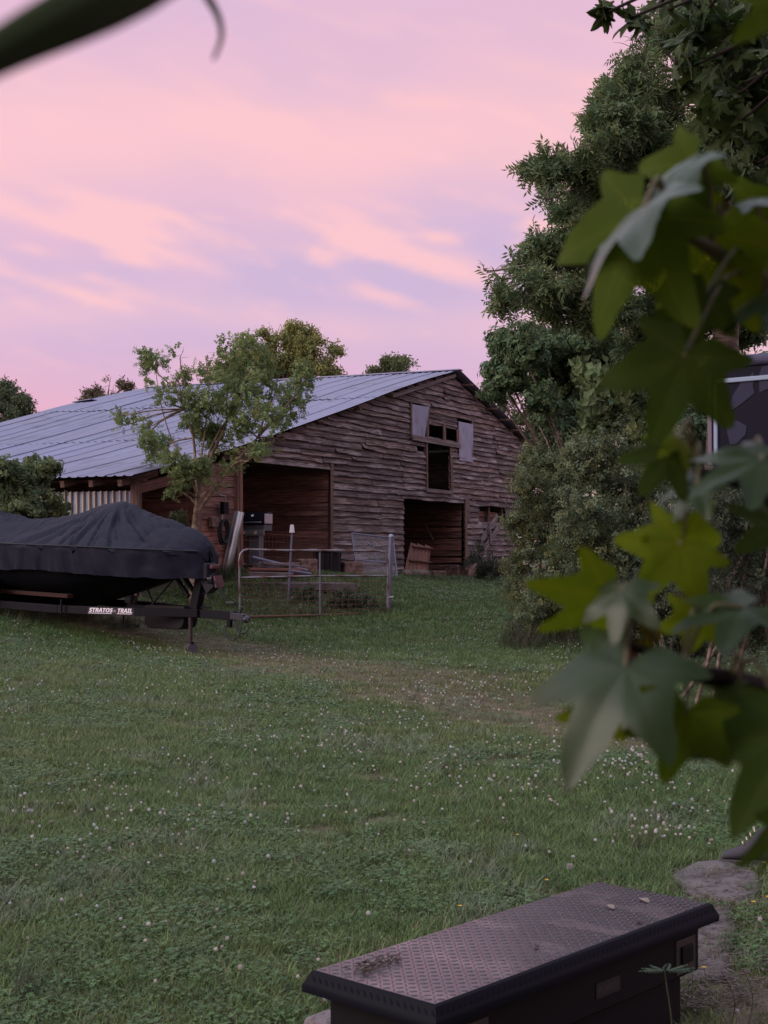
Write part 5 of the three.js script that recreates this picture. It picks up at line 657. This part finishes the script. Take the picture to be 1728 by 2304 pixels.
for (const [px, py, d, R, sd, lab] of [[770, 1350, 28, 22, 51, 'dark leafy weed behind the middle of the field gate'], [815, 1355, 28, 20, 52, 'dark leafy weed beside the gate post'], [690, 1345, 28.5, 20, 53, 'green weed clump behind the gate upright']]) bush('leafy_weed', lab, d, [[px, py, R], [px + 18, py + 8, R * 0.7], [px - 16, py + 8, R * 0.7]], 2200, [0.085, 0.12, 0.065], { seed: sd, sprig: 'broad', size: 0.5, stems: 3, sr: 0.005, jit: 0.2, gap: 0.32 });

// ================================================================ SWEETGUM OVER THE CAMERA
function starLeaf(o = {}) { // five-pointed leaf in the xy plane, stalk at the origin, middle lobe along +y; bent by curl, folded along the ribs
  const { curl = 0.4, fold = 0.25, seed = 1, len = 1, lob = 1, rings = 6 } = o, r = rngOf(seed), lobes = [[90, 1], [90 - 52, 0.93], [90 + 52, 0.93], [90 - 108, 0.66], [90 + 108, 0.66]].map(([a, l]) => [(a + (r() - 0.5) * 8) * Math.PI / 180, l * (0.94 + r() * 0.12)]), N = 90, pos = [], idx = [], uv = [];
  const ls = [...lobes].sort((p, q) => p[0] - q[0]), out = []; out.push([-Math.PI / 2, 0.05], [ls[0][0] - 0.75, 0.34]);
  ls.forEach(([t, l], i) => { out.push([t - 0.28, l * 0.66], [t - 0.13, l * 0.87], [t - 0.04, l * 0.975], [t, l], [t + 0.04, l * 0.975], [t + 0.13, l * 0.87], [t + 0.28, l * 0.66]); if (i < 4) out.push([(t + ls[i + 1][0]) / 2, (0.5 + 0.05 * (r() - 0.5)) * lob]); }); out.push([ls[4][0] + 0.75, 0.34], [Math.PI * 1.5, 0.05]);
  const rad = (th) => { if (th > Math.PI * 1.5) th -= 2 * Math.PI; let i = 1; while (i < out.length - 1 && out[i][0] < th) i++; const [t0, r0] = out[i - 1], [t1, r1] = out[i], dt = t1 - t0; return r0 * r1 * Math.sin(dt) / (r0 * Math.sin(th - t0) + r1 * Math.sin(t1 - th)); };
  pos.push(0, 0, 0); uv.push(0.5, 0.5);
  for (let j = 1; j <= rings; j++) for (let i = 0; i < N; i++) { const th = i / N * 2 * Math.PI, R = rad(th) * (j / rings) * (1 + (j === rings ? 0.015 * Math.sin(th * 60 + seed) : 0)), x = Math.cos(th) * R, y = Math.sin(th) * R; let dmin = 9; for (const [a, l] of lobes) { const al = x * Math.cos(a) + y * Math.sin(a); if (al > 0) dmin = Math.min(dmin, Math.abs(-x * Math.sin(a) + y * Math.cos(a))); } if (dmin === 9) dmin = R; const z = fold * dmin - curl * R * R * 0.55 + 0.03 * Math.sin(x * 9 + seed) * R + 0.02 * Math.sin(y * 11 + seed * 2) * R; pos.push(x * len, y * len, z * len); uv.push(0.5 + x / 2, 0.5 + y / 2); }
  for (let i = 0; i < N; i++) idx.push(0, 1 + i, 1 + (i + 1) % N); for (let j = 1; j < rings; j++) for (let i = 0; i < N; i++) { const a = 1 + (j - 1) * N + i, b = 1 + (j - 1) * N + (i + 1) % N; idx.push(a, a + N, b, b, a + N, b + N); }
  return geoOf(pos, idx, uv);
}
{
  const veins = dataTex(512, 512, (u, v) => { const x = (u - 0.5) * 2, y = (v - 0.5) * 2; let m = 0; for (const a of [90, 38, 142, -18, 198]) { const t = a * Math.PI / 180, al = x * Math.cos(t) + y * Math.sin(t), ac = Math.abs(-x * Math.sin(t) + y * Math.cos(t)); if (al > 0) { m = Math.max(m, 1 - sstep(ac, 0.006, 0.016)); const q = (al - ac * 0.9) * 11; if (ac < 0.25) m = Math.max(m, 0.4 * (1 - sstep(Math.abs(q - Math.round(q)), 0.02, 0.09))); } } const s = tfbm(u, v, 12, 12, 501, 4); return mixA([0.075 + 0.03 * s, 0.115 + 0.04 * s, 0.038], [0.15, 0.17, 0.07], m * 0.7); });
  const mk = (c, ro = 0.42) => leafMat({ map: veins, color: c, roughness: ro, transmission: 0.6, specularIntensity: ro < 0.45 ? 0.7 : 0.2 });
  const LM = [mk(rgb(0.95, 1.05, 0.14), 0.75), mk(rgb(0.5, 0.6, 0.18), 0.75), mk(rgb(1.7, 1.65, 0.16), 0.75), mk(rgb(0.5, 0.66, 0.66), 0.4), mk(rgb(1.4, 0.9, 0.25), 0.5)];
  const base = onLand(1.75, 1.35), tr = thing('sweetgum_tree', 'sweetgum tree whose star-shaped leaves hang blurred close to camera', 'tree', base);
  const twig = phys({ color: rgb(0.022, 0.016, 0.013), roughness: 0.85, specularIntensity: 0.25 }), stalk = std({ color: rgb(0.11, 0.1, 0.05), roughness: 0.6 });
  const top = V(base.x + 0.1, 6.5, base.z - 0.1); part(tr, 'trunk', tube([base.clone().add(V(0, -0.1, 0)), base.clone().add(V(0.02, 1.2, 0)), base.clone().add(V(0.05, 3, 0)), top], [0.15, 0.13, 0.1, 0.04], 12), M.bark);
  const T = (h) => base.clone().add(V(0.04, h, 0));
  const NEAR = 0.8, near = (x, y, d) => at(x, y, d * NEAR);
  const br1 = curve([T(1.45), near(1790, 1560, 1.12), near(1640, 1528, 1.06), near(1530, 1508, 1.03), near(1470, 1475, 1.02), near(1405, 1448, 1.02)], 20); part(tr, 'branch', tube(br1, [0.009, 0.0024], 7), twig);
  const br2 = curve([T(2.1), near(1800, 700, 1.15), near(1700, 620, 1.1), near(1600, 560, 1.06), near(1500, 505, 1.04)], 16); part(tr, 'branch', tube(br2, [0.012, 0.0022], 7), stalk);
  const br3 = curve([T(1.8), near(1800, 1130, 1.2), near(1680, 1085, 1.15), near(1560, 1060, 1.1)], 12); part(tr, 'branch', tube(br3, [0.012, 0.003], 7), twig);
  // leaves: [stalk px, py, depth, direction of middle lobe (deg, 90 = up), length px, tip the blade back(+)/forward about its width, roll about its axis, material, curl, stalk comes from]
  const LV = [
    [1440, 486, 1.02, 243, 320, -12, 42, 0, 0.5, [1500, 505, 1.04]], [1450, 465, 1.0, 222, 270, 6, 80, 3, 0.45, [1500, 505, 1.04]], [1560, 372, 1.05, 228, 185, -25, 30, 0, 0.5, [1600, 560, 1.06]], [1555, 362, 1.03, 215, 150, 10, 70, 3, 0.5, [1600, 560, 1.06]],
    [1620, 527, 1.06, 240, 270, -28, 12, 2, 0.35, [1600, 560, 1.06]], [1560, 470, 1.12, 275, 120, -10, 10, 4, 0.3, [1600, 560, 1.06]], [1590, 664, 1.03, 258, 150, -15, -20, 1, 0.3, [1700, 620, 1.1]], [1540, 800, 1.0, 252, 225, -18, 12, 1, 0.32, [1700, 620, 1.1]],
    [1750, 500, 1.1, 250, 230, -25, 10, 0, 0.4, [1700, 620, 1.1]], [1745, 662, 1.05, 207, 160, 8, 70, 3, 0.4, [1700, 620, 1.1]], [1690, 452, 1.08, 10, 130, 8, -72, 3, 0.4, [1700, 620, 1.1]],
    [1500, 1025, 1.05, 230, 130, 35, 15, 1, 0.5, [1560, 1060, 1.1]], [1525, 985, 1.05, 215, 90, 60, 20, 2, 0.8, [1560, 1060, 1.1]], [1715, 1035, 1.0, 196, 200, 12, 58, 3, 0.4, [1680, 1085, 1.15]], [1570, 1090, 1.04, 225, 110, 15, 55, 3, 0.4, [1560, 1060, 1.1]],
    [1530, 1225, 1.04, 236, 185, -25, 12, 2, 0.3, [1560, 1060, 1.1]], [1535, 1205, 1.06, 285, 165, -30, -20, 2, 0.3, [1560, 1060, 1.1]], [1352, 1335, 1.0, 222, 210, -20, -35, 2, 0.6, [1405, 1448, 1.02]], [1385, 1330, 0.98, 250, 130, 25, 40, 3, 0.5, [1405, 1448, 1.02]],
    [1655, 1368, 1.0, 190, 185, 8, 66, 3, 0.3, [1530, 1508, 1.03]], [1560, 1385, 1.05, 262, 130, -28, 10, 2, 0.3, [1530, 1508, 1.03]],
    [1392, 1500, 0.97, 233, 285, 20, 42, 3, 0.45, [1405, 1448, 1.02]], [1330, 1600, 1.0, 258, 120, -30, 10, 2, 0.3, [1405, 1448, 1.02]], [1527, 1605, 0.95, 256, 180, -14, 6, 0, 0.2, [1530, 1508, 1.03]], [1650, 1550, 1.04, 196, 120, 10, 66, 1, 0.4, [1640, 1528, 1.06]], [1730, 1590, 1.0, 262, 130, -25, 20, 1, 0.3, [1640, 1528, 1.06]],
    [1765, 1650, 0.95, 232, 280, 22, 30, 1, 0.45, [1790, 1560, 1.12]], [1752, 1830, 0.92, 264, 200, -20, -50, 1, 0.4, [1790, 1560, 1.12]], [1770, 10, 0.72, 212, 150, 10, 10, 0, 0.3, [1800, 700, 1.15]], [1750, 1190, 1.05, 200, 140, 40, 20, 1, 0.4, [1680, 1085, 1.15]], [1455, 1440, 1.03, 130, 60, 30, 20, 4, 0.4, [1405, 1448, 1.02]],
  ];
  LV.forEach(([px0, py, d, ang, len, tip, roll, mi, curl, from], i) => {
    const px = px0 + (py > 1250 ? 16 : 0);
    const L = 0.98 * len * d * NEAR / F, g = starLeaf({ curl, fold: 0.07 + (i % 3) * 0.04, seed: i + 3, len: L }), a = near(px, py, d), m = new THREE.Matrix4().makeRotationZ((ang - 90) * Math.PI / 180).multiply(new THREE.Matrix4().makeRotationX(tip * Math.PI / 180)).multiply(new THREE.Matrix4().makeRotationY(roll * Math.PI / 180)).setPosition(a); g.applyMatrix4(m);
    const lf = part(tr, 'leaf', g, LM[mi]); const f = near(...from); part(lf, 'stalk', tube(curve([f, f.clone().lerp(a, 0.5).add(V(0, 0.02, 0.01)), a], 6), 0.0014, 5), stalk);
  });
  // twig and leaf tips across the upper left corner, close to the lens
  part(tr, 'branch', tube(curve([T(2.6), at(1500, -500, 0.75), at(640, -260, 0.42), at(250, -10, 0.33), at(0, 118, 0.31), at(-200, 240, 0.3)], 24), [0.016, 0.0023], 9), phys({ color: rgb(0.04, 0.058, 0.026), roughness: 0.9, specularIntensity: 0.2 }));
  part(tr, 'leaf_tip', tube(curve([at(420, -90, 0.5), at(465, -10, 0.5), at(492, 40, 0.5), at(498, 85, 0.5), at(480, 135, 0.5)], 10), [0.0022, 0.0006], 6), std({ color: rgb(0.06, 0.06, 0.05), roughness: 0.6 }));
  part(tr, 'stalk', tube(curve([at(640, -260, 0.42), at(480, -200, 0.46), at(420, -90, 0.5)], 6), 0.0015, 6), stalk);
  // higher boughs, with small leaves, over the camera and into the upper right of the view, plus added unseen ones behind
  const small = starLeaf({ curl: 0.5, fold: 0.25, seed: 90, len: 0.085, rings: 3 }), r = rngOf(808), rows = [];
  const boughs = [[V(0.5, 4.2, 0.6), 1.3], [V(-0.6, 4.5, -1.2), 1.1], [V(1.4, 4.6, -2.0), 1.2], [V(2.4, 4.8, -0.4), 1.5], [V(1.2, 5.4, -0.2), 1.4], [V(2.6, 4.2, -3.2), 1.0], [V(-0.8, 4.4, 1.2), 1.1], [V(3.2, 3.8, -1.8), 1.0]], behind = [[V(0.4, 2.6, 2.4), 1.3], [V(-1.4, 2.8, 2.6), 1.4], [V(2.2, 2.4, 2.4), 1.3], [V(0.6, 4.2, 2.6), 1.6], [V(-1.2, 4.8, 2.0), 1.5]];  // behind: unseen low dense boughs added to darken tool box reflections and foreground
  const hang = [[1360, 28, 5.2, 14], [1420, 35, 5.2, 26], [1490, 20, 5.4, 40], [1570, 40, 5.6, 60], [1660, 60, 5.6, 70], [1740, 120, 5.6, 90], [1560, 140, 5.8, 46], [1640, 190, 5.6, 60], [1720, 260, 5.6, 80], [1620, 290, 5.8, 46], [1700, 360, 5.6, 50], [1580, 240, 5.9, 40], [1690, 450, 5.6, 36]].map(([x, y, d, R]) => [at(x, y, d), R * d / F]);
  limbs(tr, [T(3.2), T(4.4), T(5.4)], [...boughs, ...behind, ...hang].map(([c, R]) => [c, R]), { mat: twig, r0: 0.013, twig: 7, name: 'bough', back: 0.6 });
  for (const [list, dens] of [[boughs, 420], [behind, 1500], [hang, 2100]]) for (const [c, R] of list) for (let i = 0; i < Math.max(6, dens * R * R); i++) { const d = V(r() * 2 - 1, r() * 2 - 1, r() * 2 - 1).multiplyScalar(R), p = c.clone().add(d); const q = new THREE.Quaternion().setFromEuler(new THREE.Euler((r() - 0.5) * 2.2 - 0.4, r() * 6.3, Math.PI + (r() - 0.5) * 1.6)); const s = 0.7 + r() * 0.5; rows.push([new THREE.Matrix4().compose(p.sub(base), q, V(s, s, s)), tint(r, [0.8, 0.82, 0.9], 0.4)]); }
  const im = new THREE.InstancedMesh(small, leafMat({ map: veins, color: rgb(0.55, 0.6, 0.4), roughness: 0.75, specularIntensity: 0.3, transmission: 0.5 }), rows.length); rows.forEach(([m, c], i) => { im.setMatrixAt(i, m); im.setColorAt(i, c); }); im.name = 'crown'; im.userData.kind = 'stuff'; shade(im); tr.add(im);
}

// ================================================================ LAWN
{
  const r = rngOf(2024);
  const blades = (n, h, w, lean, spread, seed, segs = 3) => { const q = rngOf(seed), pos = [], idx = [], vc = []; for (let i = 0; i < n; i++) { const a = q() * 6.283, rr = spread * Math.sqrt(q()), bx = Math.cos(a) * rr, bz = Math.sin(a) * rr, H = h * (0.5 + q() * 0.7), W = w * (0.7 + q() * 0.6), la = q() * 6.283, ln = lean * (0.3 + q()) * H, dx = Math.cos(la), dz = Math.sin(la), k0 = pos.length / 3, tn = 0.45 + 1.1 * q() * (0.6 + 0.8 * q()); for (let s = 0; s <= segs; s++) { vc.push(tn, tn, tn * 0.95, tn, tn, tn * 0.95); const t = s / segs, ox = bx + dx * ln * t * t, oz = bz + dz * ln * t * t, y = H * t * (1 - 0.25 * t * lean), ww = W * (1 - t * 0.92) / 2; pos.push(ox - dz * ww, y, oz + dx * ww, ox + dz * ww, y, oz - dx * ww); } for (let s = 0; s < segs; s++) { const b = k0 + s * 2; idx.push(b, b + 1, b + 2, b + 1, b + 3, b + 2); } } const g = geoOf(pos, idx); g.setAttribute('color', new THREE.Float32BufferAttribute(vc, 3)); return g; };
  const cloverLeaf = (n, seed) => { const q = rngOf(seed), pos = [], idx = [], vc = []; for (let i = 0; i < n; i++) { const x = (q() - 0.5) * 0.15, z = (q() - 0.5) * 0.15, y = 0.02 + q() * 0.035, s = 0.0052 + q() * 0.004, a0 = q() * 6.28, tx = (q() - 0.5) * 0.7, tz = (q() - 0.5) * 0.7; for (let k = 0; k < 3; k++) { const a = a0 + k * 2.094, c = Math.cos(a), d = Math.sin(a), k0 = pos.length / 3, P = (u, v) => { const px = c * u - d * v, pz = d * u + c * v; pos.push(x + px, y + px * tx + pz * tz, z + pz); }; P(0, 0); P(s * 0.9, s * 0.75); P(s * 1.55, s * 0.4); P(s * 1.45, 0); P(s * 1.55, -s * 0.4); P(s * 0.9, -s * 0.75); idx.push(k0, k0 + 2, k0 + 1, k0, k0 + 3, k0 + 2, k0, k0 + 4, k0 + 3, k0, k0 + 5, k0 + 4); const tn = 0.7 + 0.6 * q(); for (let m = 0; m < 6; m++) vc.push(tn, tn, tn); } } const g = geoOf(pos, idx); g.setAttribute('color', new THREE.Float32BufferAttribute(vc, 3)); return g; };
  const kinds = { fine: blades(36, 0.066, 0.0036, 0.8, 0.085, 1), fine2: blades(34, 0.056, 0.0042, 1.1, 0.095, 2), wide: blades(13, 0.095, 0.006, 0.9, 0.06, 3, 4), single: blades(3, 0.09, 0.005, 1.0, 0.05, 13, 4), straw: blades(14, 0.045, 0.0026, 1.5, 0.09, 4), clover: cloverLeaf(20, 5), tall: blades(20, 0.3, 0.005, 0.6, 0.07, 6, 4) };
  const bags = {}; for (const k in kinds) bags[k] = [];
  const q = new THREE.Quaternion(), up = V(0, 1, 0), tb = globalThis.toolBox, inBox = new THREE.Matrix4().copy(tb.Mx).invert();
  const insideBarn = (x, d) => { const p = V(x, 0, -d).sub(V(RB.x, 0, RB.z)), t = -p.dot(DG), s = p.dot(DR); return s > -0.15 && t < 17 && t > -8; };
  const pads = [[1515, 1945, 1705, 2035], [1540, 2050, 1650, 2215]].map(([a, b, c, e]) => { const p = [groundAt(a, e), groundAt(c, e), groundAt(c, b), groundAt(a, b)]; return p; });
  const inPoly = (P, x, z) => { let c = false; for (let i = 0, j = P.length - 1; i < P.length; j = i++) if ((P[i].z > z) !== (P[j].z > z) && x < (P[j].x - P[i].x) * (z - P[i].z) / (P[j].z - P[i].z) + P[i].x) c = !c; return c; };
  const put = (k, x, d, s, col, v = 0.45, sy = 1) => { const y = land(x, d) - 0.004; q.setFromAxisAngle(up, r() * 6.283); bags[k].push([new THREE.Matrix4().compose(V(x, y, -d), q, V(s, s * sy, s)), tint(r, col, v)]); };
  const cell = (d0, d1, dens, scale, side) => { const n = Math.round(dens * (d1 - d0) * (side(d0) + side(d1))); for (let i = 0; i < n; i++) { const d = d0 + (d1 - d0) * r(), x = (r() * 2 - 1) * side(d); if (insideBarn(x, d)) continue; if (pads.some((P) => inPoly(P, x, -d)) && r() < 0.93) continue; if (d < 7) { const l = V(x, 0, -d).applyMatrix4(inBox); if (Math.abs(l.x) < tb.L / 2 - 0.1 && Math.abs(l.z) < tb.W / 2 - 0.05) continue; }
    const b = bare(x, d), n1 = fbm(x * 0.8 + 50, d * 0.8, 9, 3), n2 = fbm(x * 2.2, d * 2.2 + 30, 19, 3), s = scale * (0.75 + r() * 0.5);
    if (r() < b * 0.85) { if (r() < 0.42) put('straw', x, d, s * 1.0, [0.21, 0.18, 0.12]); else if (r() < 0.55) put('fine2', x, d, s * 0.55, [0.16, 0.18, 0.085]); continue; }
    if (r() < 0.3) put('single', x, d, s, r() < 0.3 ? [0.28, 0.25, 0.17] : [0.2, 0.25, 0.14], 0.5);
    const m = r();
    if (m < 0.14 + b * 0.4) put('straw', x, d, s * 1.15, m < 0.05 ? [0.26, 0.215, 0.15] : [0.17, 0.135, 0.085]);
    else if (m < 0.26 * sstep(n1, 0.4, 0.6) + 0.11 + b * 0.3) put('clover', x, d, s * 1.0, [0.09, 0.17, 0.055]);
    else if (sstep(n2, 0.6, 0.72) > r() * 1.6 && d < 22) put('wide', x, d, s * 0.85, [0.16, 0.2, 0.125], 0.4);
    else put(r() < 0.5 ? 'fine' : 'fine2', x, d, s * (1 - b * 0.35), mixA([0.088, 0.178, 0.05], [0.19, 0.24, 0.086], clamp(n2 * 1.0 - 0.15 + (fbm(x * 0.3 + 9, d * 0.22, 5, 3) - 0.35) * 1.1 + b * 0.5, 0, 1)), 0.5); } };
  const sd = (d) => 0.29 * d + 0.8;
  cell(2.2, 6, 640, 1.0, sd); cell(6, 10, 480, 1.05, sd); cell(10, 16, 320, 1.15, sd); cell(16, 24, 200, 1.35, sd); cell(24, 34, 105, 1.7, (d) => 0.29 * d + 0.4); cell(34, 46, 60, 1.9, (d) => 0.25 * d);
  // taller grass: under the trailer, along the thicket, at the gate and tool box
  const tall = (px, py, sx, sy, n, s, col = [0.07, 0.085, 0.042]) => { for (let i = 0; i < n; i++) { const g = groundAt(px + (r() + r() - 1) * sx, py + (r() - 0.5) * sy); put('tall', g.x, -g.z, s * (0.6 + r() * 0.6), r() < 0.25 ? [0.15, 0.13, 0.085] : col, 0.5); } };
  tall(120, 1395, 170, 26, 110, 0.8); tall(300, 1410, 60, 16, 40, 0.9); tall(690, 1375, 180, 40, 90, 0.7); tall(700, 1384, 170, 8, 60, 0.6); tall(610, 1330, 100, 34, 70, 0.8); tall(500, 1300, 50, 20, 60, 1.1); tall(860, 1375, 30, 20, 30, 0.7);
  tall(1180, 1440, 60, 50, 220, 1.0); tall(1300, 1440, 120, 40, 160, 1.0); tall(1500, 1450, 200, 40, 120, 1.0); tall(1010, 1308, 130, 8, 70, 0.8); tall(1640, 2120, 90, 140, 30, 0.35); tall(60, 2235, 60, 40, 10, 0.5, [0.08, 0.11, 0.075]); tall(1450, 1905, 40, 30, 10, 0.5);
  const gm = (c) => leafMat({ roughness: 0.5, specularIntensity: 0.45, transmission: 0.4, color: c, vertexColors: true });
  const look = { fine: ['lawn_grass', 'short green grass covering the yard'], fine2: ['low_lawn_grass', 'flattened short green grass across the yard'], single: ['long_grass_blades', 'single longer pale grass blades standing out of the lawn'], wide: ['coarse_grass', 'coarse blue-green grass clumps scattered in the lawn'], straw: ['dry_grass', 'dry straw-coloured grass in the worn patches'], clover: ['clover_leaves', 'clover leaves spread through the lawn'], tall: ['tall_grass', 'taller uncut grass along the edges and under the trailer'] };
  for (const k in kinds) { const b = bags[k], im = new THREE.InstancedMesh(kinds[k], gm(rgb(1, 1, 1)), b.length); b.forEach(([m, c], i) => { im.setMatrixAt(i, m); im.setColorAt(i, c); }); im.name = look[k][0]; im.userData = { kind: 'stuff', label: look[k][1], category: 'grass' }; shade(im); scene.add(im); console.log(k, b.length); }
  // white clover heads
  const head = []; { const c = rngOf(6); for (let i = 0; i < 46; i++) { const y = 1 - (i + 0.5) / 46 * 1.7, rr = Math.sqrt(Math.max(0, 1 - y * y)), a = i * 2.4, d = V(Math.cos(a) * rr, y, Math.sin(a) * rr); head.push([d.clone().multiplyScalar(0.0045).add(V(0, 0.062, 0)), d.clone().add(V(0, 0.25, 0)).normalize(), 0.0062, 0.0017, V(-d.z, 0.3, d.x).normalize()]); } }
  const hg = merged([leafletGeo(head), new THREE.IcosahedronGeometry(0.0072, 1).translate(0, 0.062, 0)]), sg = tube([V(0, 0, 0), V(0.002, 0.03, 0), V(0, 0.06, 0)], 0.0009, 4), rows = [];
  const flower = (x, d, s) => { if (insideBarn(x, d) || pads.some((P) => inPoly(P, x, -d))) return; if (d < 7) { const l = V(x, 0, -d).applyMatrix4(inBox); if (Math.abs(l.x) < tb.L / 2 + 0.02 && Math.abs(l.z) < tb.W / 2 + 0.02) return; } q.setFromEuler(new THREE.Euler((r() - 0.5) * 0.5, r() * 6.3, (r() - 0.5) * 0.5)); const st = 0.75 + r() * 0.7; rows.push([new THREE.Matrix4().compose(V(x, land(x, d), -d), q, V(s, s * st, s)), r() < 0.1 ? rgb(0.36, 0.31, 0.27) : tint(r, [0.55, 0.53, 0.52], 0.35)]); };
  for (let i = 0; i < 8200; i++) { const d = 2.4 + Math.pow(r(), 0.62) * 28, x = (r() * 2 - 1) * sd(d), n = fbm(x * 0.55 + 3, d * 0.55, 21, 3), n2 = fbm(x * 1.6, d * 1.6, 44, 2); if (r() < sstep(n * 0.65 + n2 * 0.35, 0.4, 0.62) * 0.85 * (1 - 0.8 * bare(x, d)) + 0.05) flower(x, d, 0.68 + r() * 0.4); }
  for (const [px, py, w, h, n] of [[1050, 1560, 160, 60, 90], [700, 1490, 160, 40, 50], [350, 1470, 70, 14, 20], [1350, 1720, 150, 60, 80], [1500, 1880, 130, 50, 40], [1260, 1480, 60, 60, 40], [1100, 1330, 200, 30, 60]]) for (let i = 0; i < n; i++) { const g = groundAt(px + (r() + r() - 1) * w, py + (r() + r() - 1) * h); flower(g.x, -g.z, 0.75 + r() * 0.45); }
  for (const [geo, mat, name, lab] of [[hg, leafMat({ transmission: 0.15, roughness: 0.8 }), 'clover_flowers', 'white clover blossoms dotted over the lawn'], [sg, leafMat({ color: rgb(0.08, 0.1, 0.05) }), 'clover_stems', 'thin green stems of the clover blossoms']]) { const im = new THREE.InstancedMesh(geo, mat, rows.length); rows.forEach(([m, c], i) => { im.setMatrixAt(i, m); if (name === 'clover_flowers') im.setColorAt(i, c); }); im.name = name; im.userData = { kind: 'stuff', label: lab, category: 'clover' }; shade(im); scene.add(im); }
  console.log('flowers', rows.length);
  // yellow buttercups near the tool box, one dandelion clock
  const pet = []; for (let i = 0; i < 6; i++) { const a = i / 6 * 6.283; pet.push([V(0, 0.0, 0), V(Math.cos(a), 0.55, Math.sin(a)).normalize(), 0.013, 0.0055, V(-Math.cos(a), 1, -Math.sin(a)).normalize()]); } const petal = leafletGeo(pet), ym = leafMat({ color: rgb(0.75, 0.5, 0.03), transmission: 0.2, roughness: 0.4 }), gst = leafMat({ color: rgb(0.06, 0.09, 0.035) });
  const cups = [[1455, 2262, 0.16, 'before the right end of the tool box'], [1352, 2266, 0.2, 'before the middle of the tool box'], [1548, 2200, 0.1, 'beside the tool box end'], [1578, 2204, 0.09, 'on the path pad edge'], [1690, 2055, 0.12, 'lower of the pair past the pads'], [1715, 1960, 0.12, 'nearest the boot'], [1722, 2045, 0.13, 'at the right edge by the pads'], [1225, 1998, 0.1, 'behind the middle of the tool box'], [1030, 2060, 0.1, 'just behind the tool box back edge'], [1160, 1888, 0.09, 'alone in the grass beyond the tool box']];
  for (const [px, py, h, lab] of cups) { let g = groundAt(px, py + h * 300); const t = g.clone().add(V(0.01, h, 0.005)), o = thing('buttercup', 'yellow buttercup ' + lab, 'flower', g, 'buttercups in the grass'); part(o, 'stem', tube(curve([g, g.clone().lerp(t, 0.5).add(V(0.012, 0, 0)), t], 5), 0.0013, 5), gst); part(o, 'petals', petal.clone().translate(t.x, t.y, t.z), ym); }
  { const g = groundAt(1282, 1985), t = g.clone().add(V(0, 0.08, 0)), o = thing('dandelion', 'white dandelion clock just beyond the tool box', 'flower', g); part(o, 'stem', tube([g, t], 0.0016, 5), gst); const l = [], c = rngOf(3); for (let i = 0; i < 160; i++) { const d = V(c() * 2 - 1, c() * 2 - 1, c() * 2 - 1).normalize(); l.push([t.clone().addScaledVector(d, 0.008), d, 0.011, 0.0022, V(-d.z, 0.2, d.x).normalize()]); } part(o, 'seed_head', leafletGeo(l), leafMat({ color: rgb(0.55, 0.52, 0.52) })); }
  { // ragweed sprig before the tool box, and dry stalks
    const g = groundAt(1480, 2330), t = at(1495, 2185, 4.25), o = thing('weed_sprig', 'cut-leaved green weed sprig against the tool box side', 'weed', V(g.x, land(g.x, 4.25), -4.25)); const b = V(t.x, land(t.x, 4.25), t.z); part(o, 'stem', tube(curve([b, b.clone().lerp(t, 0.6).add(V(0.02, 0, 0.01)), t], 8), 0.0022, 5), gst); const l = [], c = rngOf(71); for (let i = 0; i < 7; i++) { const a = -1.4 + i * 0.46, d = V(Math.sin(a), 0.15 + 0.2 * Math.cos(a), 0.6).normalize(); for (let k = 1; k < 7; k++) { const p = t.clone().addScaledVector(d, k * 0.012); for (const s of [-1, 1]) { const e = d.clone().applyAxisAngle(YUP, s * 0.7).add(V(0, -0.15, 0)).normalize(); l.push([p, e, 0.022 * (1 - Math.abs(k - 3) * 0.12), 0.0045, V(0, 1, 0.2).normalize()]); } } l.push([t.clone().addScaledVector(d, 0.08), d, 0.025, 0.005, YUP]); } part(o, 'leaves', leafletGeo(l), leafMat({ color: rgb(0.07, 0.12, 0.075) })); }
  { const c = rngOf(88); for (const [px, h, lab] of [[1030, 0.16, 'thin dry stalk rising before the left half of the tool box'], [1120, 0.2, 'thin dry stalk curving before the tool box latch'], [1225, 0.22, 'pale dry stalk leaning before the middle of the tool box'], [1640, 0.22, 'thin dark dead stem standing beside the concrete pad'], [1680, 0.26, 'thin dark dead stem farther right of the pad']]) { const d = px > 1500 ? 5.0 : 3.72, b = at(px, 2200, d); b.y = land(b.x, d); single('dry_stalk', tube(curve([b, b.clone().add(V(0.02, h * 0.5, 0)), b.clone().add(V(px > 1500 ? -0.03 : 0.06, h, 0.01))], 8), [0.0018, 0.0009], 5), std({ color: px > 1500 ? rgb(0.04, 0.035, 0.03) : rgb(0.3, 0.26, 0.18), roughness: 0.9 }), lab, 'stalk', b, 'dry stalks'); } }
}
renderer.render(scene, camera);
